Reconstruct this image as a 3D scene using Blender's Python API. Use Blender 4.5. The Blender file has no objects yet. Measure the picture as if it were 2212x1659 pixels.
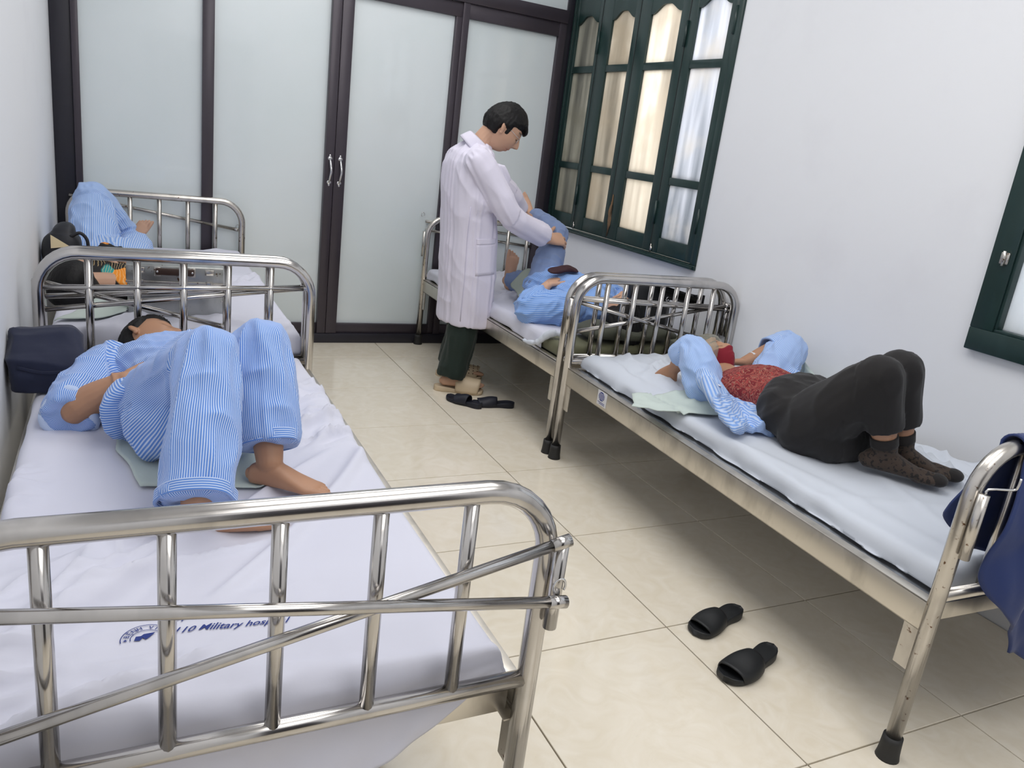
import bpy, bmesh, math, random
import numpy as np
from mathutils import Matrix, Vector
from mathutils.bvhtree import BVHTree
SC = bpy.context.scene
COL = SC.collection
R = math.radians
rng = np.random.RandomState(7)
random.seed(7)

# ------------------------------------------------------------------ camera
IMG_W, IMG_H = 2212, 1659
yaw, pitch, roll = R(-27.497), R(-16.867), R(7.339)
cam_data = bpy.data.cameras.new('camera')
cam = bpy.data.objects.new('camera', cam_data)
COL.objects.link(cam)
fw = Vector((-math.sin(yaw)*math.cos(pitch), math.cos(yaw)*math.cos(pitch), math.sin(pitch)))
r0 = Vector((math.cos(yaw), math.sin(yaw), 0))
u0 = r0.cross(fw)
rt = math.cos(roll)*r0 + math.sin(roll)*u0
up = -math.sin(roll)*r0 + math.cos(roll)*u0
M = Matrix((rt, up, -fw)).transposed().to_4x4()
M.translation = Vector((-1.5223, -4.6627, 1.3909))
cam.matrix_world = M
cam_data.sensor_fit = 'HORIZONTAL'
cam_data.sensor_width = 36.0
cam_data.lens = 1699.23/IMG_W*36.0
cam_data.clip_start = 0.02
SC.camera = cam
# ------------------------------------------------------------------ sky, lamps, exposure
SC.view_settings.view_transform = 'Standard'
SC.view_settings.look = 'None'
SC.view_settings.gamma = 1.0
SC.view_settings.use_curve_mapping = False
SC.view_settings.exposure = 0.0
world = bpy.data.worlds.new('sky')
SC.world = world
world.use_nodes = True
wn = world.node_tree.nodes; wl = world.node_tree.links
wn.clear()
wo = wn.new('ShaderNodeOutputWorld'); wb = wn.new('ShaderNodeBackground')
wb.inputs['Color'].default_value = (0.93, 0.96, 1.0, 1)
wb.inputs['Strength'].default_value = 4.4
wl.new(wb.outputs[0], wo.inputs[0])

def area_lamp(name, loc, sx, sy, power, color, rot=(0, 0, 0)):
    d = bpy.data.lights.new(name, 'AREA')
    d.shape = 'RECTANGLE'; d.size = sx; d.size_y = sy; d.energy = power; d.color = color
    o = bpy.data.objects.new(name, d); o.location = loc; o.rotation_euler = rot
    COL.objects.link(o)
    return o
CEIL = 3.15
LAMPS = [(-0.35, -0.9, 23), (-0.35, -3.1, 27), (-0.35, -5.2, 28)]
for lx, ly, lp in LAMPS:      # ceiling light widened past the tube fixtures to soften shadows (fixtures are built with the room)
    area_lamp('tube_light', (lx, ly, CEIL-0.125), 1.5, 1.6, lp, (1.0, 0.985, 0.97))

# ------------------------------------------------------------------ numpy noise
_T = np.random.RandomState(3).rand(48, 48, 48)
def vnoise(p):
    p = np.asarray(p, float)
    i = np.floor(p).astype(int); f = p - i
    f = f*f*(3-2*f)
    i0 = i % 48; i1 = (i+1) % 48
    def g(a, b, c): return _T[a, b, c]
    x0, y0, z0 = i0.T; x1, y1, z1 = i1.T
    fx, fy, fz = f.T
    c00 = g(x0,y0,z0)*(1-fx)+g(x1,y0,z0)*fx; c10 = g(x0,y1,z0)*(1-fx)+g(x1,y1,z0)*fx
    c01 = g(x0,y0,z1)*(1-fx)+g(x1,y0,z1)*fx; c11 = g(x0,y1,z1)*(1-fx)+g(x1,y1,z1)*fx
    return (c00*(1-fy)+c10*fy)*(1-fz)+(c01*(1-fy)+c11*fy)*fz
def fbm(p, o=3):
    p = np.asarray(p, float); s = 0; a = .5; t = 0
    for k in range(o):
        s = s + a*vnoise(p*2**k + 17.3*k); t += a; a *= .5
    return s/t
def ridge(p): return (1-np.abs(2*vnoise(p)-1))
def sstep(a, b, x):
    t = np.clip((x-a)/(b-a), 0, 1); return t*t*(3-2*t)
def nrm(v):
    v = np.asarray(v, float); return v/max(1e-9, np.linalg.norm(v))
V3 = lambda *a: np.array(a, float)

# ------------------------------------------------------------------ materials
def mat(name, color=(.8,.8,.8), rough=.5, metal=0, **kw):
    m = bpy.data.materials.new(name); m.use_nodes = True
    b = m.node_tree.nodes['Principled BSDF']
    b.inputs['Base Color'].default_value = (*color, 1)
    b.inputs['Roughness'].default_value = rough
    b.inputs['Metallic'].default_value = metal
    for k, v in kw.items():
        b.inputs[k.replace('_', ' ')].default_value = v
    return m
def nodes(m):
    nt = m.node_tree; return nt.nodes, nt.links, nt.nodes['Principled BSDF']
def N(ns, t, **kw):
    n = ns.new(t)
    for k, v in kw.items(): setattr(n, k, v)
    return n
def add_bump(m, scale, strength, dist=.01, detail=3, stretch=None, coord='Object'):
    ns, ls, b = nodes(m)
    tc = N(ns, 'ShaderNodeTexCoord'); src = tc.outputs[coord]
    if stretch:
        mp = N(ns, 'ShaderNodeMapping'); mp.inputs['Scale'].default_value = stretch
        ls.new(src, mp.inputs[0]); src = mp.outputs[0]
    n = N(ns, 'ShaderNodeTexNoise'); n.inputs['Scale'].default_value = scale; n.inputs['Detail'].default_value = detail
    ls.new(src, n.inputs['Vector'])
    bp = N(ns, 'ShaderNodeBump'); bp.inputs['Strength'].default_value = strength; bp.inputs['Distance'].default_value = dist
    ls.new(n.outputs[0], bp.inputs['Height']); ls.new(bp.outputs[0], b.inputs['Normal'])
    return m
def add_mottle(m, c2, scale, lo=.45, hi=.65, detail=4, stretch=None, coord='Object'):
    """blend the base colour towards c2 where noise is high (wear, dirt, veins)"""
    ns, ls, b = nodes(m)
    tc = N(ns, 'ShaderNodeTexCoord'); src = tc.outputs[coord]
    if stretch:
        mp = N(ns, 'ShaderNodeMapping'); mp.inputs['Scale'].default_value = stretch
        ls.new(src, mp.inputs[0]); src = mp.outputs[0]
    n = N(ns, 'ShaderNodeTexNoise'); n.inputs['Scale'].default_value = scale; n.inputs['Detail'].default_value = detail
    ls.new(src, n.inputs['Vector'])
    r = N(ns, 'ShaderNodeMapRange'); r.inputs[1].default_value = lo; r.inputs[2].default_value = hi
    ls.new(n.outputs[0], r.inputs[0])
    mx = N(ns, 'ShaderNodeMix', data_type='RGBA')
    old = b.inputs['Base Color']
    if old.is_linked: ls.new(old.links[0].from_socket, mx.inputs[6])
    else: mx.inputs[6].default_value = old.default_value[:]
    mx.inputs[7].default_value = (*c2, 1)
    ls.new(r.outputs[0], mx.inputs[0]); ls.new(mx.outputs[2], b.inputs['Base Color'])
    return m
def srgb(r, g, b):
    f = lambda c: (c/255/12.92) if c/255 <= .04045 else ((c/255+.055)/1.055)**2.4
    return (f(r), f(g), f(b))

def striped(name, blue, white, sharp=.35, bias=0.0, bump=.25):
    m = mat(name, blue, .85); ns, ls, b = nodes(m)
    b.inputs['Sheen Weight'].default_value = .15
    at = N(ns, 'ShaderNodeAttribute', attribute_name='stripe')
    sx = N(ns, 'ShaderNodeSeparateXYZ'); ls.new(at.outputs['Vector'], sx.inputs[0])
    a = N(ns, 'ShaderNodeMath', operation='ARCTAN2'); ls.new(sx.outputs[1], a.inputs[0]); ls.new(sx.outputs[0], a.inputs[1])
    k = N(ns, 'ShaderNodeMath', operation='MULTIPLY'); ls.new(sx.outputs[2], k.inputs[0]); k.inputs[1].default_value = 200
    q = N(ns, 'ShaderNodeMath', operation='ROUND'); ls.new(k.outputs[0], q.inputs[0])
    p = N(ns, 'ShaderNodeMath', operation='MULTIPLY'); ls.new(a.outputs[0], p.inputs[0]); ls.new(q.outputs[0], p.inputs[1])
    s = N(ns, 'ShaderNodeMath', operation='SINE'); ls.new(p.outputs[0], s.inputs[0])
    r = N(ns, 'ShaderNodeMapRange'); r.inputs[1].default_value = bias-sharp; r.inputs[2].default_value = bias+sharp
    ls.new(s.outputs[0], r.inputs[0])
    mx = N(ns, 'ShaderNodeMix', data_type='RGBA')
    mx.inputs[6].default_value = (*blue, 1); mx.inputs[7].default_value = (*white, 1)
    ls.new(r.outputs[0], mx.inputs[0]); ls.new(mx.outputs[2], b.inputs['Base Color'])
    tc = N(ns, 'ShaderNodeTexCoord'); n = N(ns, 'ShaderNodeTexNoise'); n.inputs['Scale'].default_value = 38
    ls.new(tc.outputs['Object'], n.inputs['Vector'])
    bp = N(ns, 'ShaderNodeBump'); bp.inputs['Strength'].default_value = bump; bp.inputs['Distance'].default_value = .004
    ls.new(n.outputs[0], bp.inputs['Height']); ls.new(bp.outputs[0], b.inputs['Normal'])
    return m
def vcol(name, rough=.55, **kw):
    m = mat(name, (1,1,1), rough, **kw); ns, ls, b = nodes(m)
    at = N(ns, 'ShaderNodeAttribute', attribute_name='tint')
    ls.new(at.outputs['Color'], b.inputs['Base Color'])
    return m

MT = {}
MT['wall'] = add_bump(mat('white_wall_paint', srgb(236,238,242), .6), 60, .05, .004)
add_mottle(MT['wall'], srgb(229,230,235), 3.0, .55, .9)
MT['ceil'] = mat('ceiling_paint', (.82,.82,.82), .8)
def tile_mat():
    m = mat('cream_floor_tile', srgb(226,214,190), .12); ns, ls, b = nodes(m)
    b.inputs['Specular IOR Level'].default_value = .5
    tc = N(ns, 'ShaderNodeTexCoord'); oi = N(ns, 'ShaderNodeObjectInfo')
    ad = N(ns, 'ShaderNodeVectorMath', operation='ADD'); ls.new(tc.outputs['Object'], ad.inputs[0]); ls.new(oi.outputs['Location'], ad.inputs[1])
    n = N(ns, 'ShaderNodeTexNoise'); n.inputs['Scale'].default_value = 9; n.inputs['Detail'].default_value = 8; n.inputs['Distortion'].default_value = 2.2
    ls.new(ad.outputs[0], n.inputs['Vector'])
    rp = N(ns, 'ShaderNodeValToRGB')
    e = rp.color_ramp.elements
    e[0].position = .3; e[0].color = (*srgb(232,222,202), 1)
    e[1].position = .7; e[1].color = (*srgb(240,232,216), 1)
    ls.new(n.outputs[0], rp.inputs[0])
    # thin short darker veins
    w = N(ns, 'ShaderNodeTexNoise'); w.inputs['Scale'].default_value = 30; w.inputs['Detail'].default_value = 2; w.inputs['Distortion'].default_value = 6
    ls.new(ad.outputs[0], w.inputs['Vector'])
    a = N(ns, 'ShaderNodeMath', operation='SUBTRACT'); ls.new(w.outputs[0], a.inputs[0]); a.inputs[1].default_value = .5
    ab = N(ns, 'ShaderNodeMath', operation='ABSOLUTE'); ls.new(a.outputs[0], ab.inputs[0])
    mr = N(ns, 'ShaderNodeMapRange'); mr.inputs[1].default_value = .0; mr.inputs[2].default_value = .006; mr.inputs[3].default_value = .22; mr.inputs[4].default_value = 0
    ls.new(ab.outputs[0], mr.inputs[0])
    n2 = N(ns, 'ShaderNodeTexNoise'); n2.inputs['Scale'].default_value = 14
    ls.new(ad.outputs[0], n2.inputs['Vector'])
    m2 = N(ns, 'ShaderNodeMapRange'); m2.inputs[1].default_value = .56; m2.inputs[2].default_value = .64
    ls.new(n2.outputs[0], m2.inputs[0])
    mu = N(ns, 'ShaderNodeMath', operation='MULTIPLY'); ls.new(mr.outputs[0], mu.inputs[0]); ls.new(m2.outputs[0], mu.inputs[1])
    mx = N(ns, 'ShaderNodeMix', data_type='RGBA'); ls.new(mu.outputs[0], mx.inputs[0])
    ls.new(rp.outputs[0], mx.inputs[6]); mx.inputs[7].default_value = (*srgb(150,128,95), 1)
    ls.new(mx.outputs[2], b.inputs['Base Color'])
    return m
MT['tile'] = tile_mat()
MT['grout'] = mat('dark_grout', srgb(96,84,66), .8)
def steel(name, col, rough, rust=0.0):
    m = mat(name, col, rough, 1.0)
    add_mottle(m, tuple(c*.66 for c in col), 14, .5, .8, stretch=(1, 1, .5))
    if rust > 0: add_mottle(m, srgb(98,70,48), 70, .68-rust*.06, .74, detail=2)
    return m
MT['steel'] = steel('brushed_steel', (.56,.54,.52), .17)
MT['steel_worn'] = steel('worn_steel', (.60,.57,.53), .27, .5)
MT['rail'] = steel('steel_side_rail', (.70,.66,.59), .40)
MT['deck'] = mat('steel_deck', (.45,.46,.47), .25, 1.0)
MT['rubber'] = mat('black_rubber', (.018,.018,.018), .6)
MT['alu'] = mat('dark_bronze_aluminium', srgb(66,60,68), .32, .25)
MT['alu_dark'] = mat('dark_frame_reveal', srgb(44,43,52), .4, .2)
def frosted():
    m = mat('frosted_partition_glass', srgb(228,235,238), .22)
    b = m.node_tree.nodes['Principled BSDF']
    b.inputs['Coat Weight'].default_value = .6; b.inputs['Coat Roughness'].default_value = .04
    add_mottle(m, srgb(220,230,232), 1.2, .4, .7)
    ns, ls, b = nodes(m)          # a little daylight comes through from the corridor side
    tr = N(ns, 'ShaderNodeBsdfTranslucent'); tr.inputs['Color'].default_value = (.86, .93, .93, 1)
    ms = N(ns, 'ShaderNodeMixShader'); ms.inputs[0].default_value = .07
    out = [q for q in ns if q.type == 'OUTPUT_MATERIAL'][0]
    ls.new(b.outputs[0], ms.inputs[1]); ls.new(tr.outputs[0], ms.inputs[2]); ls.new(ms.outputs[0], out.inputs[0])
    return m
MT['frost'] = frosted()
def dirty_pane(name, c1, c2, c3):
    m = bpy.data.materials.new(name); m.use_nodes = True
    ns = m.node_tree.nodes; ls = m.node_tree.links; ns.clear()
    out = N(ns, 'ShaderNodeOutputMaterial')
    tc = N(ns, 'ShaderNodeTexCoord'); mp = N(ns, 'ShaderNodeMapping'); mp.inputs['Scale'].default_value = (9, 9, .8)
    ls.new(tc.outputs['Object'], mp.inputs[0])
    n = N(ns, 'ShaderNodeTexNoise'); n.inputs['Scale'].default_value = 1.0; n.inputs['Detail'].default_value = 4
    ls.new(mp.outputs[0], n.inputs['Vector'])
    rp = N(ns, 'ShaderNodeValToRGB'); e = rp.color_ramp.elements
    e[0].position = .34; e[0].color = (*c1, 1); e[1].position = .66; e[1].color = (*c2, 1)
    ls.new(n.outputs[0], rp.inputs[0])
    n2 = N(ns, 'ShaderNodeTexNoise'); n2.inputs['Scale'].default_value = 4.5; n2.inputs['Detail'].default_value = 5
    ls.new(tc.outputs['Object'], n2.inputs['Vector'])
    mr = N(ns, 'ShaderNodeMapRange'); mr.inputs[1].default_value = .45; mr.inputs[2].default_value = .75
    ls.new(n2.outputs[0], mr.inputs[0])
    mx = N(ns, 'ShaderNodeMix', data_type='RGBA'); ls.new(mr.outputs[0], mx.inputs[0]); ls.new(rp.outputs[0], mx.inputs[6]); mx.inputs[7].default_value = (*c3, 1)
    tr = N(ns, 'ShaderNodeBsdfTranslucent'); ls.new(mx.outputs[2], tr.inputs['Color'])
    gl = N(ns, 'ShaderNodeBsdfGlossy'); gl.inputs['Roughness'].default_value = .25
    ms = N(ns, 'ShaderNodeMixShader'); ms.inputs[0].default_value = .06
    ls.new(tr.outputs[0], ms.inputs[1]); ls.new(gl.outputs[0], ms.inputs[2]); ls.new(ms.outputs[0], out.inputs[0])
    return m
MT['green'] = mat('dark_green_window_paint', srgb(30,52,50), .3)
add_bump(MT['green'], 30, .12, .003, stretch=(1,1,.2))
add_mottle(MT['green'], srgb(40,62,60), 14, .5, .75, stretch=(1,1,.3))
MT['rotwood'] = add_bump(mat('rotten_wood', srgb(132,104,76), .9), 60, .8, .01, stretch=(1,1,.15))
add_mottle(MT['rotwood'], srgb(52,40,30), 30, .45, .6, stretch=(1,1,.2))
MT['white_metal'] = mat('chrome_handle', (.75,.75,.76), .18, 1.0)
def cloth(name, c, bump=.2, scale=40, rough=.9, stretch=None):
    m = mat(name, c, rough); m.node_tree.nodes['Principled BSDF'].inputs['Sheen Weight'].default_value = .1
    return add_bump(m, scale, bump, .004, 4, stretch)
MT['sheet'] = cloth('white_cotton_sheet', srgb(214,215,228), .12, 26)
MT['sheet_r'] = cloth('pale_cotton_sheet', srgb(206,212,222), .12, 26)
MT['mattress'] = cloth('mattress_ticking', srgb(196,198,206), .1, 30)
MT['olive'] = cloth('olive_mattress_cover', srgb(104,104,78), .15, 20, .6)
MT['olive_dark'] = cloth('olive_pillow_cover', srgb(74,76,62), .15, 20, .75)
MT['towel'] = cloth('pale_green_cloth', srgb(198,210,203), .2, 60)
MT['towel_grey'] = cloth('grey_green_cloth', srgb(150,160,150), .2, 60)
MT['coat'] = cloth('white_coat_cotton', srgb(226,222,238), .12, 30)
MT['coat_seam'] = cloth('white_coat_seam', srgb(206,202,222), .12, 30)
MT['green_trousers'] = cloth('dark_green_trousers', srgb(26,40,34), .15, 30)
MT['black_trousers'] = cloth('black_trousers', srgb(27,25,26), .15, 30)
MT['navy'] = cloth('navy_cloth', srgb(20,27,54), .3, 24, .75)
MT['navy_jacket'] = cloth('navy_jacket_cloth', srgb(22,44,98), .25, 16, .6)
MT['black_bag'] = mat('black_bag_cloth', srgb(24,26,34), .6)
MT['black_leather'] = mat('black_leather', (.016,.017,.02), .38)
MT['maroon'] = cloth('maroon_mask_cloth', srgb(128,20,38), .1, 40)
MT['dark_maroon'] = mat('dark_maroon_cloth', srgb(52,18,26), .7)
MT['blue_plain'] = cloth('blue_grey_trousers', srgb(124,143,182), .15, 40)
P_BLUE = srgb(84,134,212); P_WHITE = srgb(196,212,240)
MT['stripe'] = striped('blue_white_striped_cotton', P_BLUE, P_WHITE, .5, .15)
MT['stripe_soft'] = striped('pale_blue_striped_cotton', srgb(124,164,226), srgb(190,208,238), .6, 0)
MT['stripe_shirt'] = striped('blue_striped_shirt', srgb(106,152,222), srgb(160,190,236), .6, 0)
MT['hair'] = mat('black_hair', (.007,.0065,.007), .55, 0, Specular_IOR_Level=.25)
add_bump(MT['hair'], 120, .5, .004, 3, (1,1,.12))
MT['skin'] = vcol('skin', .5)
MT['skin'].node_tree.nodes['Principled BSDF'].inputs['Subsurface Weight'].default_value = .03
MT['skin'].node_tree.nodes['Principled BSDF'].inputs['Subsurface Radius'].default_value = (.012,.005,.003)
MT['tape'] = mat('white_tape', srgb(222,222,226), .6)
MT['button'] = mat('white_button', srgb(235,232,236), .3)
MT['sock'] = cloth('dark_brown_sock', srgb(62,50,42), .3, 120)
add_mottle(MT['sock'], srgb(28,24,22), 90, .56, .6, detail=1)
MT['sock_dark'] = cloth('black_sock_band', srgb(28,24,23), .3, 90)
MT['slip_black'] = mat('black_slipper_rubber', srgb(26,28,31), .55)
MT['slip_navy'] = mat('navy_slipper_rubber', srgb(24,27,40), .55)
MT['slip_cream'] = mat('cream_slipper_rubber', srgb(212,192,162), .5)
MT['ink'] = mat('navy_ink', srgb(38,56,128), .8)
MT['wire'] = mat('thin_silver_wire', (.7,.7,.7), .25, 1.0)
MT['lens'] = mat('spectacle_lens', (1,1,1), .02, 0, Transmission_Weight=1.0, IOR=1.1)
MT['lamp_body'] = mat('white_lamp_body', (.8,.8,.8), .5)
MT['lens_edge'] = MT['wire']
# ------------------------------------------------------------------ object helpers
def tag(o, label=None, cat=None, group=None, kind=None):
    if label: o['label'] = label
    if cat: o['category'] = cat
    if group: o['group'] = group
    if kind: o['kind'] = kind
    return o
def thing(name, label, cat, loc=(0,0,0), rotz=0.0, group=None):
    o = bpy.data.objects.new(name, None); COL.objects.link(o)
    o.location = loc; o.rotation_euler = (0, 0, rotz); o.empty_display_size = .05
    return tag(o, label, cat, group)
def root_of(o):
    while o.parent: o = o.parent
    return o
def inv_of(o):
    r = root_of(o)
    return (Matrix.Translation(r.location) @ r.rotation_euler.to_matrix().to_4x4()).inverted()
def mesh_of(name, v, f, m, smooth=True):
    me = bpy.data.meshes.new(name)
    me.from_pydata(np.asarray(v, float).tolist(), [], [list(map(int, q)) for q in f] if not isinstance(f, list) else f)
    me.validate()
    for mm in (m if isinstance(m, (list, tuple)) else [m]): me.materials.append(mm)
    if smooth: me.polygons.foreach_set('use_smooth', np.ones(len(me.polygons), bool))
    me.update()
    return me
def part(name, g, m, parent=None, smooth=True, world=True, label=None):
    """link (verts, faces) as one mesh object; verts are world space unless world=False (then the parent's space)"""
    v, f = g
    v = np.asarray(v, float)
    if parent is not None and world:
        I = np.array(inv_of(parent)); v = v @ I[:3, :3].T + I[:3, 3]
    o = bpy.data.objects.new(name, mesh_of(name, v, f, m, smooth)); COL.objects.link(o)
    if parent is not None: o.parent = parent
    if label: o['label'] = label
    return o
def sharp(o, ang=35):
    me = o.data
    me.polygons.foreach_set('use_smooth', np.ones(len(me.polygons), bool))
    try: me.set_sharp_from_angle(angle=R(ang))
    except Exception: pass
    return o
def struct(o, label=None):
    o['kind'] = 'structure'
    if label: o['label'] = label
    return o
# ------------------------------------------------------------------ geometry makers: all return (verts array, faces list)
def merge(*gs):
    V = []; F = []; n = 0
    for v, f in gs:
        v = np.asarray(v, float); V.append(v); F += [[int(i)+n for i in q] for q in f]; n += len(v)
    return np.concatenate(V), F
def xf(g, loc=(0,0,0), rotz=0.0, mtx=None):
    v, f = g; v = np.asarray(v, float)
    if mtx is not None: return v @ np.asarray(mtx).T + np.array(loc), f
    c, s = math.cos(rotz), math.sin(rotz)
    return v @ np.array([[c,s,0],[-s,c,0],[0,0,1]]) + np.array(loc), f
def box(x0, x1, y0, y1, z0, z1, bev=0.0, seg=2):
    if bev <= 0:
        v = [(x,y,z) for z in (z0,z1) for y in (y0,y1) for x in (x0,x1)]
        return np.array(v, float), [[0,2,3,1],[4,5,7,6],[0,1,5,4],[2,6,7,3],[0,4,6,2],[1,3,7,5]]
    bm = bmesh.new(); bmesh.ops.create_cube(bm, size=1)
    for q in bm.verts: q.co = Vector(((x0+x1)/2+q.co.x*(x1-x0), (y0+y1)/2+q.co.y*(y1-y0), (z0+z1)/2+q.co.z*(z1-z0)))
    bmesh.ops.bevel(bm, geom=list(bm.edges), offset=bev, segments=seg, affect='EDGES', profile=.5)
    bm.verts.index_update()
    g = np.array([q.co[:] for q in bm.verts]), [[q.index for q in f.verts] for f in bm.faces]
    bm.free(); return g
def frames(P):
    P = np.asarray(P, float); n = len(P)
    T = np.zeros_like(P)
    for i in range(n):
        T[i] = nrm(P[min(i+1, n-1)]-P[max(i-1, 0)])
    a = V3(0,0,1) if abs(T[0][2]) < .9 else V3(1,0,0)
    U = nrm(np.cross(T[0], a)); out = []
    for i in range(n):
        U = nrm(U - T[i]*(U@T[i])); out.append((T[i], U, np.cross(T[i], U)))
    return out
def rings(Rg, cap0=True, cap1=True):
    """loft a list of equally long closed rings"""
    n = len(Rg[0]); V = np.concatenate(Rg); F = []
    for k in range(len(Rg)-1):
        a, b = k*n, (k+1)*n
        for i in range(n):
            j = (i+1) % n
            F.append([a+i, a+j, b+j, b+i])
    if cap0: F.append(list(range(n))[::-1])
    if cap1: F.append(list(range((len(Rg)-1)*n, len(Rg)*n)))
    return V, F
def tube(P, r, n=14, cap=True):
    P = np.asarray(P, float); fr = frames(P)
    rr = np.full(len(P), r, float) if np.isscalar(r) else np.asarray(r, float)
    th = np.linspace(0, 2*np.pi, n, endpoint=False)
    Rg = [P[i]+rr[i]*(np.outer(np.cos(th), fr[i][1])+np.outer(np.sin(th), fr[i][2])) for i in range(len(P))]
    return rings(Rg, cap, cap)
def catmull(P, k=6):
    P = np.asarray(P, float)
    if len(P) < 3: return np.array([P[0]+(P[-1]-P[0])*t for t in np.linspace(0,1,k+1)])
    Q = np.concatenate([[2*P[0]-P[1]], P, [2*P[-1]-P[-2]]]); out = []
    for i in range(1, len(Q)-2):
        for t in np.linspace(0, 1, k, endpoint=False):
            a, b, c, d = Q[i-1], Q[i], Q[i+1], Q[i+2]
            out.append(.5*((2*b)+(-a+c)*t+(2*a-5*b+4*c-d)*t*t+(-a+3*b-3*c+d)*t**3))
    out.append(P[-1]); return np.array(out)
def chain(pr, ends='rr', n=18, k=5):
    """round limb through [(point, radius), ...]; ends r = rounded, f = flat"""
    P = np.array([np.append(np.asarray(p, float), r) for p, r in pr]); C = catmull(P, k)
    pts, rr = C[:, :3], np.maximum(C[:, 3], .001)
    fr = frames(pts); th = np.linspace(0, 2*np.pi, n, endpoint=False)
    ring = lambda c, r, f: c+r*(np.outer(np.cos(th), f[1])+np.outer(np.sin(th), f[2]))
    Rg = []
    if ends[0] == 'r':
        for a in (80, 60, 40, 20): Rg.append(ring(pts[0]-fr[0][0]*rr[0]*math.sin(R(a)), rr[0]*math.cos(R(a)), fr[0]))
    Rg += [ring(pts[i], rr[i], fr[i]) for i in range(len(pts))]
    if ends[1] == 'r':
        for a in (20, 40, 60, 80): Rg.append(ring(pts[-1]+fr[-1][0]*rr[-1]*math.sin(R(a)), rr[-1]*math.cos(R(a)), fr[-1]))
    return rings(Rg)
def ells(sec, n=28, k=5, p=2.0, ends='ff'):
    """elliptical loft through [(centre, u half vector, v half vector), ...]; p>2 gives squarer sections"""
    A = np.array([np.concatenate([np.asarray(q, float) for q in s]) for s in sec]); C = catmull(A, k)
    th = np.linspace(0, 2*np.pi, n, endpoint=False)
    cs = np.sign(np.cos(th))*np.abs(np.cos(th))**(2/p); sn = np.sign(np.sin(th))*np.abs(np.sin(th))**(2/p)
    ring = lambda c, u, v: c+np.outer(cs, u)+np.outer(sn, v)
    Rg = []
    if ends[0] == 'r':
        t = nrm(C[0,:3]-C[1,:3]); h = min(np.linalg.norm(C[0,3:6]), np.linalg.norm(C[0,6:9]))
        for a in (80,55,30): Rg.append(ring(C[0,:3]+t*h*math.sin(R(a)), C[0,3:6]*math.cos(R(a)), C[0,6:9]*math.cos(R(a))))
    Rg += [ring(c[:3], c[3:6], c[6:9]) for c in C]
    if ends[1] == 'r':
        t = nrm(C[-1,:3]-C[-2,:3]); h = min(np.linalg.norm(C[-1,3:6]), np.linalg.norm(C[-1,6:9]))
        for a in (30,55,80): Rg.append(ring(C[-1,:3]+t*h*math.sin(R(a)), C[-1,3:6]*math.cos(R(a)), C[-1,6:9]*math.cos(R(a))))
    g = rings(Rg)
    return g
def blob(c, u, v, w, n=20, m=12):
    """ellipsoid with half axes u, v, w"""
    c, u, v, w = [np.asarray(q, float) for q in (c, u, v, w)]
    th = np.linspace(0, 2*np.pi, n, endpoint=False)
    Rg = [c+w*math.sin(a)+math.cos(a)*(np.outer(np.cos(th), u)+np.outer(np.sin(th), v)) for a in np.linspace(-1.45, 1.45, m)]
    return rings(Rg)
def grid_faces(a, b):
    return [[i*b+j, i*b+j+1, (i+1)*b+j+1, (i+1)*b+j] for i in range(a-1) for j in range(b-1)]
def slab(P, Nn, t):
    """closed thin solid from a point grid P[a,b,3] thickened by t along -Nn"""
    a, b = P.shape[:2]
    top = P.reshape(-1, 3); bot = (P-np.asarray(Nn)*t).reshape(-1, 3); n = a*b
    F = grid_faces(a, b); F2 = [[q+n for q in f[::-1]] for f in F]
    ed = [(0*b+j) for j in range(b)] + [(i*b+b-1) for i in range(1, a)] + [((a-1)*b+j) for j in range(b-2, -1, -1)] + [(i*b) for i in range(a-2, 0, -1)]
    S = [[ed[k], ed[k]+n, ed[(k+1) % len(ed)]+n, ed[(k+1) % len(ed)]] for k in range(len(ed))]
    return np.concatenate([top, bot]), F+F2+S
def grid_normals(P):
    du = np.gradient(P, axis=0); dv = np.gradient(P, axis=1)
    n = np.cross(du, dv); n /= np.maximum(np.linalg.norm(n, axis=2, keepdims=True), 1e-9)
    return n
def fuse(pieces, voxel=.006, smooth=4, factor=.5):
    """weld closed pieces into one continuous skin (voxel remesh) and relax it"""
    v, f = merge(*pieces)
    me = bpy.data.meshes.new('tmp'); me.from_pydata(v.tolist(), [], f); me.update()
    bm = bmesh.new(); bm.from_mesh(me); bmesh.ops.recalc_face_normals(bm, faces=bm.faces); bm.to_mesh(me); bm.free()
    o = bpy.data.objects.new('tmp', me); COL.objects.link(o)
    md = o.modifiers.new('r', 'REMESH'); md.mode = 'VOXEL'; md.voxel_size = voxel
    if smooth:
        ms = o.modifiers.new('s', 'SMOOTH'); ms.factor = factor; ms.iterations = smooth
    dg = bpy.context.evaluated_depsgraph_get(); dg.update()
    e = o.evaluated_get(dg); m2 = bpy.data.meshes.new_from_object(e)
    n = len(m2.vertices); V = np.zeros(n*3); m2.vertices.foreach_get('co', V); V = V.reshape(-1, 3)
    F = [list(p.vertices) for p in m2.polygons]
    bpy.data.objects.remove(o); bpy.data.meshes.remove(me); bpy.data.meshes.remove(m2)
    return V, F
def vnormals(V, F):
    me = bpy.data.meshes.new('t'); me.from_pydata(V.tolist(), [], F); me.update()
    n = np.zeros(len(V)*3); me.vertices.foreach_get('normal', n) if hasattr(me.vertices[0], 'normal') else None
    bpy.data.meshes.remove(me); return n.reshape(-1, 3)
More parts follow.
